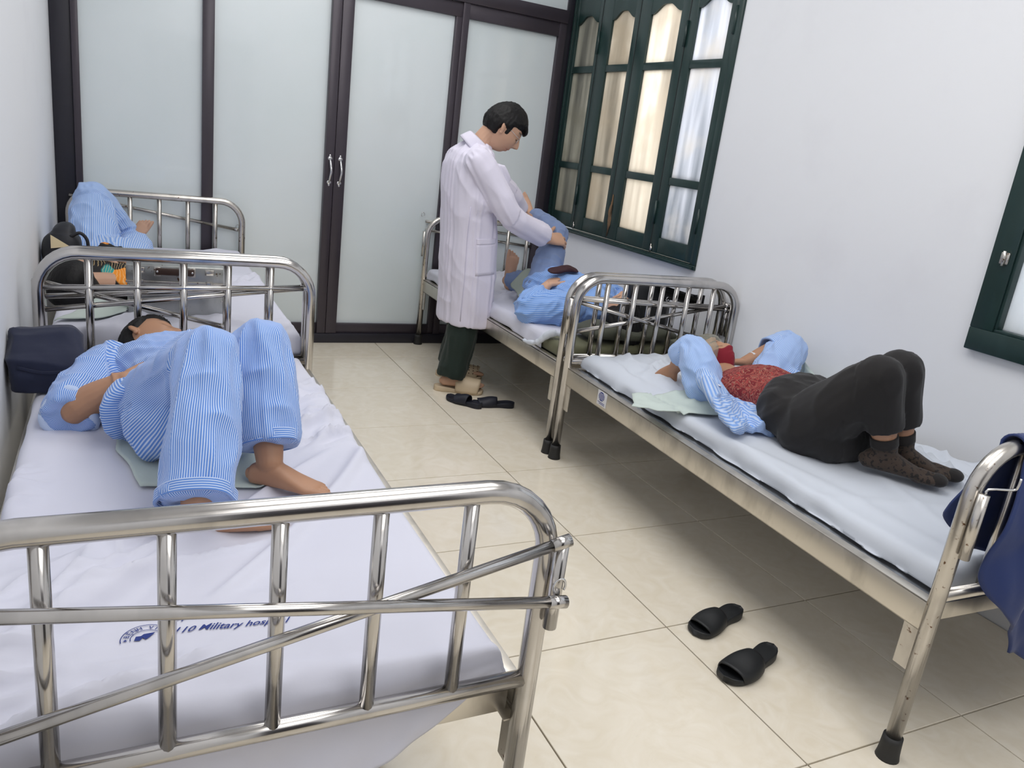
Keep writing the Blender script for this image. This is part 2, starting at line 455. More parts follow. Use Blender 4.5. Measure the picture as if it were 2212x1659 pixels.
# ---- limb coordinates: which bone each vertex belongs to, distance along it, angle round it
def limb_coords(V, bones):
    """bones: (p0, p1, ref vector, bias, stripe count)"""
    best = np.full(len(V), 1e9); s = np.zeros(len(V)); cx = np.zeros(len(V)); sx = np.zeros(len(V)); cnt = np.zeros(len(V)); rad = np.zeros(len(V))
    for p0, p1, ref, bias, n in bones:
        p0 = np.asarray(p0, float); p1 = np.asarray(p1, float); d = p1-p0; L = np.linalg.norm(d); d = d/L
        t = np.clip((V-p0)@d, 0, L); q = V-p0-np.outer(t, d); dist = np.linalg.norm(q, axis=1)-bias
        e1 = nrm(np.asarray(ref, float)-d*(np.asarray(ref, float)@d)); e2 = np.cross(d, e1)
        rel = V-p0; a = rel@e1; b = rel@e2; rr = np.maximum(np.hypot(a, b), 1e-6)
        k = dist < best
        best[k] = dist[k]; s[k] = t[k]; cx[k] = (a/rr)[k]; sx[k] = (b/rr)[k]; cnt[k] = n; rad[k] = rr[k]
    return s, cx, sx, cnt, rad
def folds(V, F, bones, amp=.006, ls=.07, lc=.06, twist=6.0, seed=0., drape=0.0, ld=.3, pw=1.6):
    """soft cloth folds: bands around the limbs, twisted, plus long drapes along them"""
    s, cx, sx, cnt, rad = limb_coords(V, bones)
    nn = vnormals(V, F)
    th = np.arctan2(sx, cx)+twist*s
    q = np.stack([s/ls+seed, np.cos(th)*rad/lc+3.1, np.sin(th)*rad/lc+7.7], 1)
    d = (ridge(q)**pw-.45)*amp*1.6 + (fbm(V/.09+seed+5, 2)-.5)*amp*.9
    if drape:
        q2 = np.stack([s/ld+seed*2, cx*rad/.028+9, sx*rad/.028+2], 1)
        d += (ridge(q2)-.5)*drape
    return V+nn*d[:, None], F
def set_attr(o, name, arr, typ='FLOAT_VECTOR'):
    a = o.data.attributes.new(name, typ, 'POINT')
    key = 'vector' if typ == 'FLOAT_VECTOR' else 'color'
    a.data.foreach_set(key, np.asarray(arr, np.float32).ravel())
def stripe(o, V, bones):
    s, cx, sx, cnt, rad = limb_coords(V, bones)
    set_attr(o, 'stripe', np.stack([cx, sx, cnt/200.0], 1))
# ------------------------------------------------------------------ body parts
def headframe(fwd, upv):
    f = nrm(fwd); u = np.asarray(upv, float); u = nrm(u-f*(u@f)); r = np.cross(f, u)
    return r, f, u
def head_dirs(nu=72, nv=56):
    la = np.linspace(-np.pi/2+.02, np.pi/2-.02, nv); lo = np.linspace(0, 2*np.pi, nu, endpoint=False)
    LA, LO = np.meshgrid(la, lo, indexing='ij')
    return np.stack([np.cos(LA)*np.cos(LO), np.cos(LA)*np.sin(LO), np.sin(LA)], 2)
G = lambda x, s: np.exp(-(x/s)**2)
def head_local(D):
    x, y, z = D[..., 0]*.073, D[..., 1]*.094, D[..., 2]*.114
    zz = D[..., 2]
    low = sstep(.05, -.95, zz)
    x = x*(1-.30*low)
    back = sstep(.1, -.6, D[..., 1]); y = y+np.where(D[..., 1] < 0, -y*.42*sstep(-.05, -.8, zz), 0)   # nape
    front = sstep(.25, .8, D[..., 1])
    y = y - front*.006*G(x, .05)*G(z-.05, .05)
    y = y + front*(.026*G(x, .0115)*np.where(z > -.028, G(z+.028, .034), G(z+.028, .011)))          # nose
    y = y + front*.006*G(np.abs(x)-.013, .008)*G(z+.031, .009)                                      # nostrils
    y = y - front*.010*G(np.abs(x)-.031, .016)*G(z-.008, .013)                                      # sockets
    y = y + front*.0045*G(np.abs(x)-.031, .0105)*G(z-.004, .009)                                    # lids
    y = y + front*.005*G(np.abs(x)-.028, .022)*G(z-.031, .009)                                      # brow
    y = y + front*.006*G(np.abs(x)-.042, .018)*G(z+.022, .02)                                       # cheekbone
    y = y + front*(.0075*G(x, .022)*G(z+.058, .006)+.007*G(x, .02)*G(z+.071, .006)-.003*G(x, .024)*G(z+.0645, .0025))
    y = y + front*.009*G(x, .02)*G(z+.1, .014)                                                      # chin
    return np.stack([x, y, z], -1)
def head_piece(c, fr, sc=1.0):
    D = head_dirs(); L = head_local(D)*sc
    W = np.asarray(c, float)+L@np.array(fr)
    nv, nu = D.shape[:2]
    return rings([W[i] for i in range(nv)])
def ear_pieces(c, fr, sc=1.0):
    r, f, u = fr; out = []
    for s in (-1, 1):
        q = np.asarray(c, float)+(r*s*.075-f*.006-u*.004)*sc
        ax = nrm(u*.95-f*.25); ay = nrm(-f*.8+r*s*.6)
        out.append(blob(q+ay*.005*sc, r*s*.008*sc+f*.003*sc, ay*.0155*sc, ax*.028*sc, 14, 9))
        out.append(blob(q-u*.026*sc+f*.002*sc, r*s*.006*sc, f*.009*sc, u*.01*sc, 10, 7))
    return out
def hair_shell(c, fr, sc=1.0, thick=.013, hairline=None, seed=0., strand=.003, nu=110, nv=84):
    """closed shell that stands proud of the skull where hair grows and dips inside the skin elsewhere"""
    D = head_dirs(nu, nv); L = head_local(D)
    m = hairline(L, D)
    t = m*thick-(1-m)*.007
    t = t+m*(ridge(np.stack([D[..., 0]*15+seed, D[..., 1]*15, D[..., 2]*4], -1).reshape(-1, 3)).reshape(m.shape)-.5)*strand*2
    rad = D*np.array([.8, 1, 1.05]); rad /= np.linalg.norm(rad, axis=-1, keepdims=True)
    W = np.asarray(c, float)+((L+rad*t[..., None])*sc)@np.array(fr)
    return rings([W[i] for i in range(nv)])
def short_hair(L, D):
    x, y, z = L[..., 0], L[..., 1], L[..., 2]
    line = np.where(y > .02, .058-.25*np.maximum(0, .075-y)*0, 0)
    front = sstep(.052, .066, z+.25*np.abs(x)*0)
    side = sstep(-.012, .006, z-np.maximum(0, y+.005)*1.1)
    nape = sstep(-.065, -.045, z)
    w = sstep(.015, .045, y); w2 = sstep(-.045, -.015, y)
    return np.where(y > .0, w*front+(1-w)*side, w2*side+(1-w2)*nape)
def hand(w, d, nr, thumb, curl=(20, 35, 25), spread=.0, sc=1.0, thumb_out=.75, thumb_curl=15):
    """w wrist, d along the palm, nr out of the back of the hand, thumb=+1/-1 side along cross(d, nr)"""
    w = np.asarray(w, float); d = nrm(d); nr = np.asarray(nr, float); nr = nrm(nr-d*(nr@d)); s = np.cross(d, nr)
    out = [ells([(w-d*.03*sc, s*.026*sc, nr*.019*sc), (w, s*.027*sc, nr*.018*sc), (w+d*.03*sc, s*.034*sc, nr*.017*sc), (w+d*.065*sc, s*.040*sc, nr*.0145*sc), (w+d*.092*sc, s*.039*sc, nr*.011*sc)], 20, 3, 2.4, 'fr')]
    Ls = (.068, .079, .074, .058)
    for i, off in enumerate((.031, .0105, -.0105, -.031)):
        o2 = off*thumb
        base = w+(d*(.088-abs(off)*.18)+s*o2)*sc
        dd = nrm(d+s*o2*(4+spread*30)); nn = nr.copy(); p = base-dd*.015*sc; pts = [(p, .0092*sc)]
        lens = (.44, .31, .25); c = curl if not isinstance(curl[0], (tuple, list)) else curl[i]
        for k in range(3):
            a = R(c[k]); d2 = dd*math.cos(a)-nn*math.sin(a); nn = nn*math.cos(a)+dd*math.sin(a); dd = d2
            p = p+dd*Ls[i]*sc*lens[k]*(1.2 if k == 0 else 1); pts.append((p, (.0082, .0075, .0062)[k]*sc))
        out.append(chain(pts, 'rr', 10, 3))
    b = w+(d*.022+s*thumb*.027)*sc; t1 = nrm(d*.75+s*thumb*thumb_out-nr*.25)
    p1 = b+t1*.042*sc; t2 = nrm(t1+d*math.sin(R(thumb_curl))*1.2); p2 = p1+t2*.032*sc; p3 = p2+nrm(t2-nr*.15)*.022*sc
    out.append(chain([(b-t1*.008, .015*sc), (p1, .0115*sc), (p2, .010*sc), (p3, .0085*sc)], 'rr', 10, 3))
    return out
def foot(ank, d, upv, big, sc=1.0):
    """ank ankle joint, d towards the toes, upv away from the sole, big=+1/-1 side of the big toe along cross(d, upv)"""
    a = np.asarray(ank, float); d = nrm(d); u = np.asarray(upv, float); u = nrm(u-d*(u@d)); s = np.cross(d, u)*big
    S = lambda f, h, hw, hh, o=0: (a+(d*f-u*h+s*o)*sc, s*hw*sc, u*hh*sc)
    out = [ells([S(-.058, .045, .012, .018), S(-.05, .044, .024, .028), S(-.03, .04, .029, .033), S(0, .034, .031, .04), S(.04, .04, .034, .034, .002), S(.08, .05, .039, .024, .004), S(.115, .057, .042, .017, .006), S(.14, .06, .038, .012, .006)], 20, 3, 2.3, 'rr')]
    for off, L, r in ((.030, .062, .0115), (.0085, .060, .0080), (-.0085, .054, .0075), (-.024, .046, .0070), (-.038, .038, .0070)):
        p0 = a+(d*(.128-abs(off-.02)*.25)-u*.06+s*(off+.006))*sc; p1 = p0+(d*L*.55-u*.001)*sc; p2 = p0+(d*L*.95-u*.005)*sc
        out.append(chain([(p0, r*sc), (p1, r*1.02*sc), (p2, r*.85*sc)], 'rr', 10, 3))
    return out
def tint_body(o, V, base, head=None, fr=None, sc=1.0, eyes='closed', extra=None):
    c = np.tile(np.asarray(base, float), (len(V), 1))
    k = (fbm(V*14, 3)-.5); c = c*(1+k[:, None]*.22)
    if head is not None:
        L = ((V-np.asarray(head))@np.array(fr).T)/sc
        x, y, z = L.T; front = (y > .045) & (np.abs(z) < .13)
        def mixc(w, col):
            nonlocal c
            w = np.clip(w, 0, 1)[:, None]*front[:, None]; c = c*(1-w)+np.asarray(col)*w
        mixc(.75*G(x, .024)*G(z+.0645, .0125), (base[0]*.80, base[1]*.50, base[2]*.5))
        mixc(.8*G(x, .021)*G(z+.0645, .0018), (base[0]*.35, base[1]*.22, base[2]*.2))
        ax = np.abs(x)
        arch = .031-.12*np.maximum(ax-.035, 0)
        mixc(1.0*sstep(.012, .016, ax)*sstep(.052, .044, ax)*G(z-arch, .0042), (.03, .024, .02))
        lid = -.001-.5*(ax-.031)**2/.02
        mixc(1.0*sstep(.015, .019, ax)*sstep(.047, .043, ax)*G(z-lid+.002, .0026), (.03, .02, .016))
        mixc(.6*G(ax-.008, .0035)*G(z+.037, .004), (.06, .03, .02))
    if extra: c = extra(V, c)
    set_attr(o, 'tint', np.concatenate([np.clip(c, 0, 1), np.ones((len(V), 1))], 1), 'FLOAT_COLOR')
def bvh_of(V, F): return BVHTree.FromPolygons([tuple(v) for v in V], F)
def patch_on(bvh, P, d, off, t=.003):
    """lay a small grid of points onto a surface by ray casting along d; closed, t thick"""
    Q = P.copy()
    for i in range(P.shape[0]):
        for j in range(P.shape[1]):
            h, n, _, _ = bvh.ray_cast(Vector(P[i, j]), Vector(d))
            if h is not None: Q[i, j] = np.array(h)
    nn = -nrm(d)
    Q = Q+nn*off
    return slab(Q, nn, t+off*.6)
SKIN = np.array(srgb(202,160,134)); SKIN_TAN = np.array(srgb(168,126,98)); SKIN_PALE = np.array(srgb(208,160,136))
# ------------------------------------------------------------------ room
XL, XR, YB, YF = -1.835, 1.205, 0.365, -6.2
def plain(name, g, m, parent=None, **k): return sharp(part(name, g, m, parent, True, **k))
floor = struct(plain('floor', box(XL-.2, XR+.2, YF-.2, YB+.5, -.12, -.012), MT['grout']), 'floor of large glossy cream tiles with thin dark joints')
T = .6
full = None
for i in range(-4, 3):
    for j in range(-11, 2):
        x0, x1 = max(i*T, XL), min((i+1)*T, XR); y0, y1 = max(j*T, YF), min((j+1)*T, YB+.25)
        if x1-x0 < .02 or y1-y0 < .02: continue
        w, h = x1-x0, y1-y0
        if full is None or abs(w-T) > 1e-4 or abs(h-T) > 1e-4:
            me = mesh_of('tile', *box(-w/2+.0022, w/2-.0022, -h/2+.0022, h/2-.0022, -.012, 0, .0012, 1), MT['tile'], False)
            if abs(w-T) < 1e-4 and abs(h-T) < 1e-4: full = me
        else: me = full
        o = bpy.data.objects.new('tile', me); COL.objects.link(o); o.location = ((x0+x1)/2, (y0+y1)/2, 0); o.parent = floor
struct(plain('ceiling', box(XL-.2, XR+.2, YF-.2, YB+.5, CEIL, CEIL+.12), MT['ceil']))
struct(plain('wall_left', box(XL-.2, XL, YF-.2, YB+.5, -.1, CEIL), MT['wall']), 'white plaster wall behind the two left beds')
struct(plain('wall_front', box(XL-.2, XR+.2, YF-.2, YF, -.1, CEIL), MT['wall']))
d3 = struct(plain('door_3', box(-1.2, .1, YF, YF+.05, .0, 2.2, .004), mat('brown_door', srgb(70,52,42), .4)))  # unseen dark door added behind the camera for contrast in the steel's reflections
for x in (-1.16, -.53): plain('door_panel', box(x, x+.59, YF+.045, YF+.07, .1, 2.1, .006), MT['alu_dark'], d3)
W1 = (-1.345, YB-.012, .868, 2.40); W2 = (-4.15, -2.915, .895, 2.42)
segs = [box(XR, XR+.2, YF, W2[0], -.1, CEIL), box(XR, XR+.2, W2[0], W2[1], -.1, W2[2]), box(XR, XR+.2, W2[0], W2[1], W2[3], CEIL),
        box(XR, XR+.2, W2[1], W1[0], -.1, CEIL), box(XR, XR+.2, W1[0], YB+.5, -.1, W1[2]), box(XR, XR+.2, W1[0], YB+.5, W1[3], CEIL), box(XR, XR+.2, W1[1], YB+.5, W1[2], W1[3])]
wr = struct(part('wall_right', merge(*segs), MT['wall'], None, False), 'white plaster wall with the green windows')
# back partition: dark aluminium and frosted glass
bw = struct(plain('wall_back', box(XL, XR, YB+.07, YB+.5, CEIL-.5, CEIL), MT['wall']), 'dark aluminium and frosted glass partition across the back')
yf, yb = YB-.022, YB+.05
def alu(name, x0, x1, z0, z1, par, dy=0., m='alu', b=.003): return plain(name, box(x0, x1, yf+dy, yb, z0, z1, b), MT[m], par)
alu('jamb', XL, XL+.10, 0, CEIL-.5, bw, .018, 'alu_dark'); alu('stile', XL+.098, XL+.132, 0.06, 2.2, bw)
alu('post', -1.098, -1.036, .06, 2.2, bw); alu('post', .412, .456, .06, 2.2, bw, -.006)
alu('jamb', 1.150, XR, 0, CEIL-.5, bw, .018, 'alu_dark'); alu('stile', 1.098, 1.152, .06, 2.2, bw)
alu('transom', XL+.1, 1.15, 2.185, 2.265, bw, -.012)
alu('sill', XL+.1, 1.15, 0, .062, bw, -.018, 'alu_dark')
for x0, x1 in ((XL+.13, -1.096), (.454, 1.10)):
    alu('bottom_rail', x0, x1, .06, .126, bw, .004); alu('top_rail', x0, x1, 2.10, 2.187, bw, .004)
    plain('pane', box(x0-.004, x1+.004, YB+.008, YB+.016, .12, 2.105), MT['frost'], bw)
for x0, x1 in ((XL+.1, -1.07), (-1.07, -.34), (-.34, .42), (.42, 1.15)):
    plain('transom_pane', box(x0, x1-.004, YB+.008, YB+.016, 2.262, CEIL-.5), MT['frost'], bw)
def pull(x, par):
    z0, z1 = 1.03, 1.165; y = yf-.014
    pts = catmull([(x, y, z0), (x, y-.02, z0+.025), (x+.003, y-.034, (z0+z1)/2), (x, y-.02, z1-.025), (x, y, z1)], 6)
    g = [tube(pts, .0065, 10)]
    for z, s in ((z0-.004, -1), (z1+.004, 1)):
        g.append(blob((x, y+.006, z), (.017, 0, 0), (0, .007, 0), (0, 0, .014), 14, 8)); g.append(blob((x, y+.005, z+s*.014), (.008, 0, 0), (0, .005, 0), (0, 0, .012), 10, 6))
    part('handle', merge(*g), MT['white_metal'], par, label='small silver pull handle')
for n, (x0, x1, sl, sr, hx) in enumerate(((-1.036, -.340, 0, .056, -.366), (-.338, .414, .070, .042, -.303))):
    d = struct(plain('door_%d' % (n+1), box(x0+(sl or .002), x1-sr, yf+.006, yb, .062, .126, .003), MT['alu']),
               'left sliding door of frosted glass in a dark frame' if n == 0 else 'right sliding door of frosted glass in a dark frame')
    plain('top_rail', box(x0, x1, yf+.006, yb, 2.10, 2.183, .003), MT['alu'], d)
    if sl: plain('stile', box(x0, x0+sl, yf-.012, yb, .063, 2.1, .004), MT['alu'], d)
    plain('stile', box(x1-sr, x1, yf-.012 if n == 0 else yf+.004, yb, .063, 2.1, .004), MT['alu'], d)
    plain('pane', box(x0+(sl-.004 if sl else 0), x1-sr+.004, YB+.008, YB+.016, .12, 2.105), MT['frost'], d)
    pull(hx, d)
# ------------------------------------------------------------------ windows
PANE = [dirty_pane('dirty_frosted_pane_a', srgb(122,122,118), srgb(172,170,162), srgb(140,138,130)),  # besides dirt, the pane tones hold how much outside light reaches each
        dirty_pane('dirty_frosted_pane_b', srgb(158,153,144), srgb(212,206,196), srgb(180,172,160)),
        dirty_pane('dirty_frosted_pane_c', srgb(200,193,183), srgb(238,233,224), srgb(214,205,193)),
        dirty_pane('frosted_pane_d', srgb(168,172,178), srgb(230,231,236), srgb(218,214,209))]
win = struct(plain('window_1', box(XR-.012, XR+.1, W1[0], W1[1], W1[2], .894, .003), MT['green']), 'dark green wooden window of four tall sashes with dirty frosted panes')
plain('window_frame', merge(box(XR-.012, XR+.1, W1[0], W1[0]+.042, .894, W1[3], .003), box(XR-.012, XR+.1, W1[1]-.022, W1[1], .894, W1[3], .003), box(XR-.012, XR+.1, W1[0]+.04, W1[1]-.02, W1[3]-.05, W1[3], .003)), MT['green'], win)
plain('window_sill', box(XR-.034, XR-.008, W1[0]+.012, W1[1], .872, .888, .004), MT['green'], win)
leaves = [(-.012, W1[1]-.022, .022, .290), (-.437, -.016, -.385, -.136), (-.912, -.441, -.838, -.549), (-1.302, -.916, -1.247, -.984)]
zr = [(.988, 1.278), (1.320, 1.884), (1.926, 2.185)]
for k, (a, b, pa, pb) in enumerate(leaves):
    lf = plain('sash', merge(box(XR-.006, XR+.032, a, pa, .9, 2.345, .003), box(XR-.006, XR+.032, pb, b, .9, 2.345, .003)), MT['green'], win)
    for z0, z1 in ((.9, .988), (1.278, 1.320), (1.884, 1.926)):
        plain('sash_rail', box(XR-.004, XR+.030, pa-.004, pb+.004, z0, z1, .004), MT['green'], lf)
    # top rail with a curved ogee underside
    n = 25; ys = np.linspace(pa-.004, pb+.004, n); t = np.abs((ys-(pa+pb)/2)/((pb-pa)/2))
    zl = 2.228-.046*sstep(.15, .95, t); lo = np.stack([ys, zl], 1)
    V = []; F = []
    for xx in (XR-.004, XR+.030):
        V += [(xx, y, z) for y, z in lo]+[(xx, y, 2.345) for y in ys]
    for q in range(n-1):
        F += [[q, q+1, n+q+1, n+q][::-1], [2*n+q, 2*n+q+1, 3*n+q+1, 3*n+q], [q, 2*n+q, 2*n+q+1, q+1][::-1], [n+q, n+q+1, 3*n+q+1, 3*n+q]]
    plain('sash_rail', (np.array(V), F), MT['green'], lf)
    for z0, z1 in zr:
        z1b = z1+.05 if z0 > 1.9 else z1+.004
        plain('pane', box(XR+.010, XR+.014, pa-.004, pb+.004, z0-.004, z1b), PANE[k], lf)
for y, z in ((-.014, 2.06), (-.014, 1.12), (-.914, 2.06), (-.914, 1.12), (-1.300, 2.1), (-1.300, 1.12)):
    part('hinge', tube([(XR-.010, y, z-.065), (XR-.010, y, z+.065)], .0085, 10), MT['green'], win)
for y in (-.03, -.93): part('bolt', merge(tube([(XR-.010, y, .90), (XR-.010, y, .945)], .004, 8), box(XR-.012, XR-.004, y-.008, y+.008, .905, .93)), MT['steel_worn'], win)
for y in (-.014, -.439, -.914):     # dark shut lines between the sashes
    plain('shut_line', box(XR-.0066, XR-.002, y-.0022, y+.0022, .9, 2.345), MT['rubber'], win)
# rotten strip of the middle stile
n = 28; zz = np.linspace(.915, 1.17, n); P = np.zeros((n, 7, 3))
for i, z in enumerate(zz):
    w = .030*(.35+.65*vnoise(np.array([[z*55, 1.5, 2]]))[0])*min(1, 8*(z-.9), 9*(1.18-z))
    for j, t in enumerate(np.linspace(-1, 1, 7)):
        P[i, j] = (XR-.0065-.004*vnoise(np.array([[z*90, j*1.7, 4.]]))[0], -.452+t*w-.004*math.sin(z*40), z)
part('rotten_patch', slab(P, V3(-1,0,0), .003), MT['rotwood'], win, False, label='bare rotten wood where the green paint is gone')
# second window, only its far lower corner is in view
w2 = struct(plain('window_2', box(XR-.03, XR+.06, W2[0], W2[1], W2[2], .975, .004), MT['green']), 'dark green window frame at the right edge with a frosted pane')
plain('stile', box(XR-.03, XR+.06, -3.0, W2[1], .974, W2[3], .004), MT['green'], w2)
plain('stile', box(XR-.03, XR+.06, W2[0], W2[0]+.085, .974, W2[3], .004), MT['green'], w2)
plain('stile', box(XR-.03, XR+.06, -3.57, -3.49, .974, W2[3], .004), MT['green'], w2)
plain('rail', box(XR-.03, XR+.06, -4.07, -3.0, W2[3]-.085, W2[3], .004), MT['green'], w2)
P2 = dirty_pane('frosted_pane_e', srgb(200,204,208), srgb(222,224,228), srgb(206,208,212))
for a, b in ((-3.49, -3.0), (-4.065, -3.57)):
    plain('glazing_bead', merge(box(XR-.024, XR+.02, a, b, .974, .986, .003), box(XR-.024, XR+.02, b-.012, b, .986, 2.33, .003)), MT['green'], w2)
    plain('pane', box(XR+.006, XR+.012, a, b, .97, 2.34), P2, w2)
part('latch', merge(box(XR-.038, XR-.028, -2.985, -2.955, 1.205, 1.245, .003), tube([(XR-.04, -2.972, 1.20), (XR-.046, -2.972, 1.25)], .006, 8)), MT['steel_worn'], w2)
struct(part('wall_opposite', box(XR+2.2, XR+2.4, -7.5, YB+1.5, -.1, 2.15), mat('opposite_render', srgb(150,138,118), .9), None, False))  # unseen wall added so the upper panes catch more sky than the lower
# unseen wall added outside to shade the far end of the window
struct(part('wall_outside', box(XR+.2, XR+2.2, YB+.12, YB+.3, -.1, CEIL), mat('outside_render', srgb(150,146,138), .9), None, False))
# ceiling tube fixtures above the frame
for k, (lx, ly, lp) in enumerate(LAMPS):
    t = thing('ceiling_lamp', ('white twin tube ceiling lamp over the beds by the partition', 'white twin tube ceiling lamp over the middle of the ward', 'white twin tube ceiling lamp behind the camera')[k], 'lamp', (lx, ly, CEIL), 0, 'ceiling tube lamps')
    plain('lamp_body', box(lx-.17, lx+.17, ly-.62, ly+.62, CEIL-.06, CEIL-.001, .006), MT['lamp_body'], t)
    for s in (-1, 1): part('lamp_tube', tube([(lx+s*.08, ly-.59, CEIL-.085), (lx+s*.08, ly+.59, CEIL-.085)], .013, 12), MT['lamp_body'], t)
# ------------------------------------------------------------------ beds
TOPZ, LOWZ, DECK = .862, .478, .452
def end_frame(root, W, ye, out, rods, hooks=(), hole='steel', bend=.125, sleeves=(-1, 1), TOPZ=TOPZ, LOWZ=LOWZ):
    """bent tube frame at y=ye (local); out = -1/+1 the outward side"""
    m = MT[hole]
    P = [(-W, ye, .055), (-W, ye, TOPZ-bend)]
    for a in np.linspace(180, 90, 9)[1:]: P.append((-W+bend+bend*math.cos(R(a)), ye, TOPZ-bend+bend*math.sin(R(a))))
    for a in np.linspace(90, 0, 9): P.append((W-bend+bend*math.cos(R(a)), ye, TOPZ-bend+bend*math.sin(R(a))))
    P.append((W, ye, .055))
    fr = part('end_frame', tube(P, .0195, 18), m, root, world=False)
    part('lower_tube', tube([(-W, ye, LOWZ), (W, ye, LOWZ)], .0155, 14), m, root, world=False)
    for k in range(1, 6):
        x = -W+2*W*k/6
        part('bar', tube([(x, ye, LOWZ), (x, ye, TOPZ-.008)], .0125, 12), m, root, world=False)
    for s in (-1, 1):
        g = ells([((s*W, ye, .0), (.030,0,0), (0,.030,0)), ((s*W, ye, .02), (.027,0,0), (0,.027,0)), ((s*W, ye, .066), (.0245,0,0), (0,.0245,0))], 20, 3)
        part('rubber_foot', g, MT['rubber'], root, world=False)
    yo = ye+out*.031
    for s in sleeves:
        part('sleeve', tube([(s*(W+.008), yo+out*.004, .60), (s*(W+.008), yo+out*.004, .765)], .0125, 12), m, root, world=False)
    for (x0, z0), (x1, z1), dy in rods:
        g = [tube([(x0*W, yo+out*(.012+dy), z0), (x1*W, yo+out*(.012+dy), z1)], .0098, 12)]
        s = 1 if x1 > x0 else -1
        a = V3(x1*W, yo+out*(.012+dy), z1); d = nrm(a-V3(x0*W, yo+out*(.012+dy), z0))
        g.append(tube([a-d*.03, a+d*.004], .0112, 12))
        part('cross_rod', merge(*g), m, root, world=False)
    for x, z, kind in hooks:
        x = x*W
        if kind == 'ring':
            th = np.linspace(-.6, 4.2, 14); pts = [(x+.011*math.cos(t), yo+out*.015, z+.013+.014*math.sin(t)) for t in th]
        else:
            pts = [(x, yo, z-.02), (x, yo, z), (x+.055, yo+out*.02, z+.004), (x+.062, yo+out*.024, z+.012), (x+.063, yo+out*.025, z+.034)]
        part('hook', tube(catmull(pts, 3), .0022 if kind == 'ring' else .003, 8), MT['wire'], root, world=False)
def make_bed(label, cx, cy, L, W, rot=0.0, foot=None, head=None, worn='steel', group='steel ward beds'):
    t = thing('hospital_bed', label, 'bed', (cx, cy, 0), rot, group)
    h = L/2
    end_frame(t, W, -h, -1, **foot); end_frame(t, W, h, 1, **head)
    for s in (-1, 1):
        x0, x1 = sorted((s*(W+.006), s*(W-.028)))
        g = merge(box(min(s*(W+.006), s*(W+.0)), max(s*(W+.006), s*W), -h+.012, h-.012, DECK-.082, DECK, .001), box(x0, x1, -h+.012, h-.012, DECK-.006, DECK+.0005, .0015), box(x0, x1, -h+.012, h-.012, DECK-.082, DECK-.078, .001))
        o = sharp(part('side_rail', g, MT['rail'], t, world=False))
        for e in (-1, 1):
            y0, y1 = sorted((e*(h-.014), e*(h-.062)))
            part('bracket', box(min(s*(W+.004), s*(W-.004)), max(s*(W+.004), s*(W-.004)), y0, y1, DECK-.20, DECK-.07, .002), MT['steel_worn'], t, False, False)
    for e in (-1, 1):
        y0, y1 = sorted((e*(h-.040), e*(h-.048)))
        sharp(part('end_rail', box(-W+.012, W-.012, y0, y1, DECK-.082, DECK-.004, .001), MT['rail'], t, world=False))
    part('deck', box(-W+.02, W-.02, -h+.015, h-.015, DECK-.012, DECK-.003, 0), MT['deck'], t, False, False)
    return t
BEDS = {}
BEDS['NL'] = make_bed('steel bed nearest the camera on the left with a striped pyjama patient', -1.325, -2.645, 1.96, .45, 0,
    foot=dict(rods=[((-1.02, .790), (1.03, .664), .016), ((-1.02, .560), (1.03, .772), 0)], hooks=[(1.02, .674, 'ring')], TOPZ=.853, LOWZ=.472),
    head=dict(rods=[((-1, .70), (1, .765), .01), ((-1, .755), (.35, .60), 0)], hooks=[]))
BEDS['FL'] = make_bed('steel bed in the far left corner with a metal box on it', -1.325, -.655, 1.92, .45, 0,
    foot=dict(rods=[((-1, .745), (1, .77), .01), ((-1, .665), (1, .772), 0)], hooks=[]),
    head=dict(rods=[((-1, .83), (.98, .695), 0)], hooks=[(.96, .70, 'ring')], hole='steel_worn', sleeves=()))
BEDS['FR'] = make_bed('steel bed under the green window with an olive mattress', .742, -.655, 1.93, .445, 0,
    foot=dict(rods=[((-1, .765), (1, .735), .01), ((-1, .755), (.95, .56), 0)], hooks=[(-1.0, .47, 'ring')]),
    head=dict(rods=[((-1, .83), (1, .765), .01), ((-1, .775), (1, .70), 0)], hooks=[(-1.06, .86, 'ring')], hole='steel_worn'))
BEDS['NR'] = make_bed('steel bed at the right wall with a navy jacket on its rail', .711, -2.682, 1.96, .445, R(-1.9),
    foot=dict(rods=[], hooks=[(-.985, .775, 'L')], hole='steel_worn'),
    head=dict(rods=[((-1, .765), (1, .745), .01), ((-1, .60), (1, .76), 0)], hooks=[]))
# oval maker's sticker on the rail of the right hand bed
def local(bed, x, y, z):
    b = BEDS[bed]; c, s = math.cos(b.rotation_euler[2]), math.sin(b.rotation_euler[2])
    return V3(b.location[0]+c*x-s*y, b.location[1]+s*x+c*y, z)
sx = -.445-.0062
def disc(y, z, ry, rz, t=.0006, n=28):
    th = np.linspace(0, 2*np.pi, n, endpoint=False)
    a = np.stack([np.full(n, sx-t), y+ry*np.cos(th), z+rz*np.sin(th)], 1); b = a.copy(); b[:, 0] += t
    return rings([b, a])
st = part('sticker', merge(box(sx-.0005, sx, .600, .675, .385, .448)), MT['tape'], BEDS['NR'], False, False, label='white label with a dark blue striped oval')
part('oval', disc(.642, .424, .024, .019, .0012), MT['ink'], st, False, False)
g = []
for k, z in enumerate((.412, .418, .424, .430, .436)):
    w = .024*math.sqrt(max(.05, 1-((z-.424)/.019)**2))
    g.append(box(sx-.0018, sx-.0004, .642-w, .642+w, z-.0009, z+.0009))
part('oval_lines', merge(*g), MT['tape'], st, False, False)
part('small_print', merge(*[box(sx-.0012, sx-.0004, .612, .668-.012*k, .397-.006*k, .399-.006*k) for k in range(2)]), MT['ink'], st, False, False)

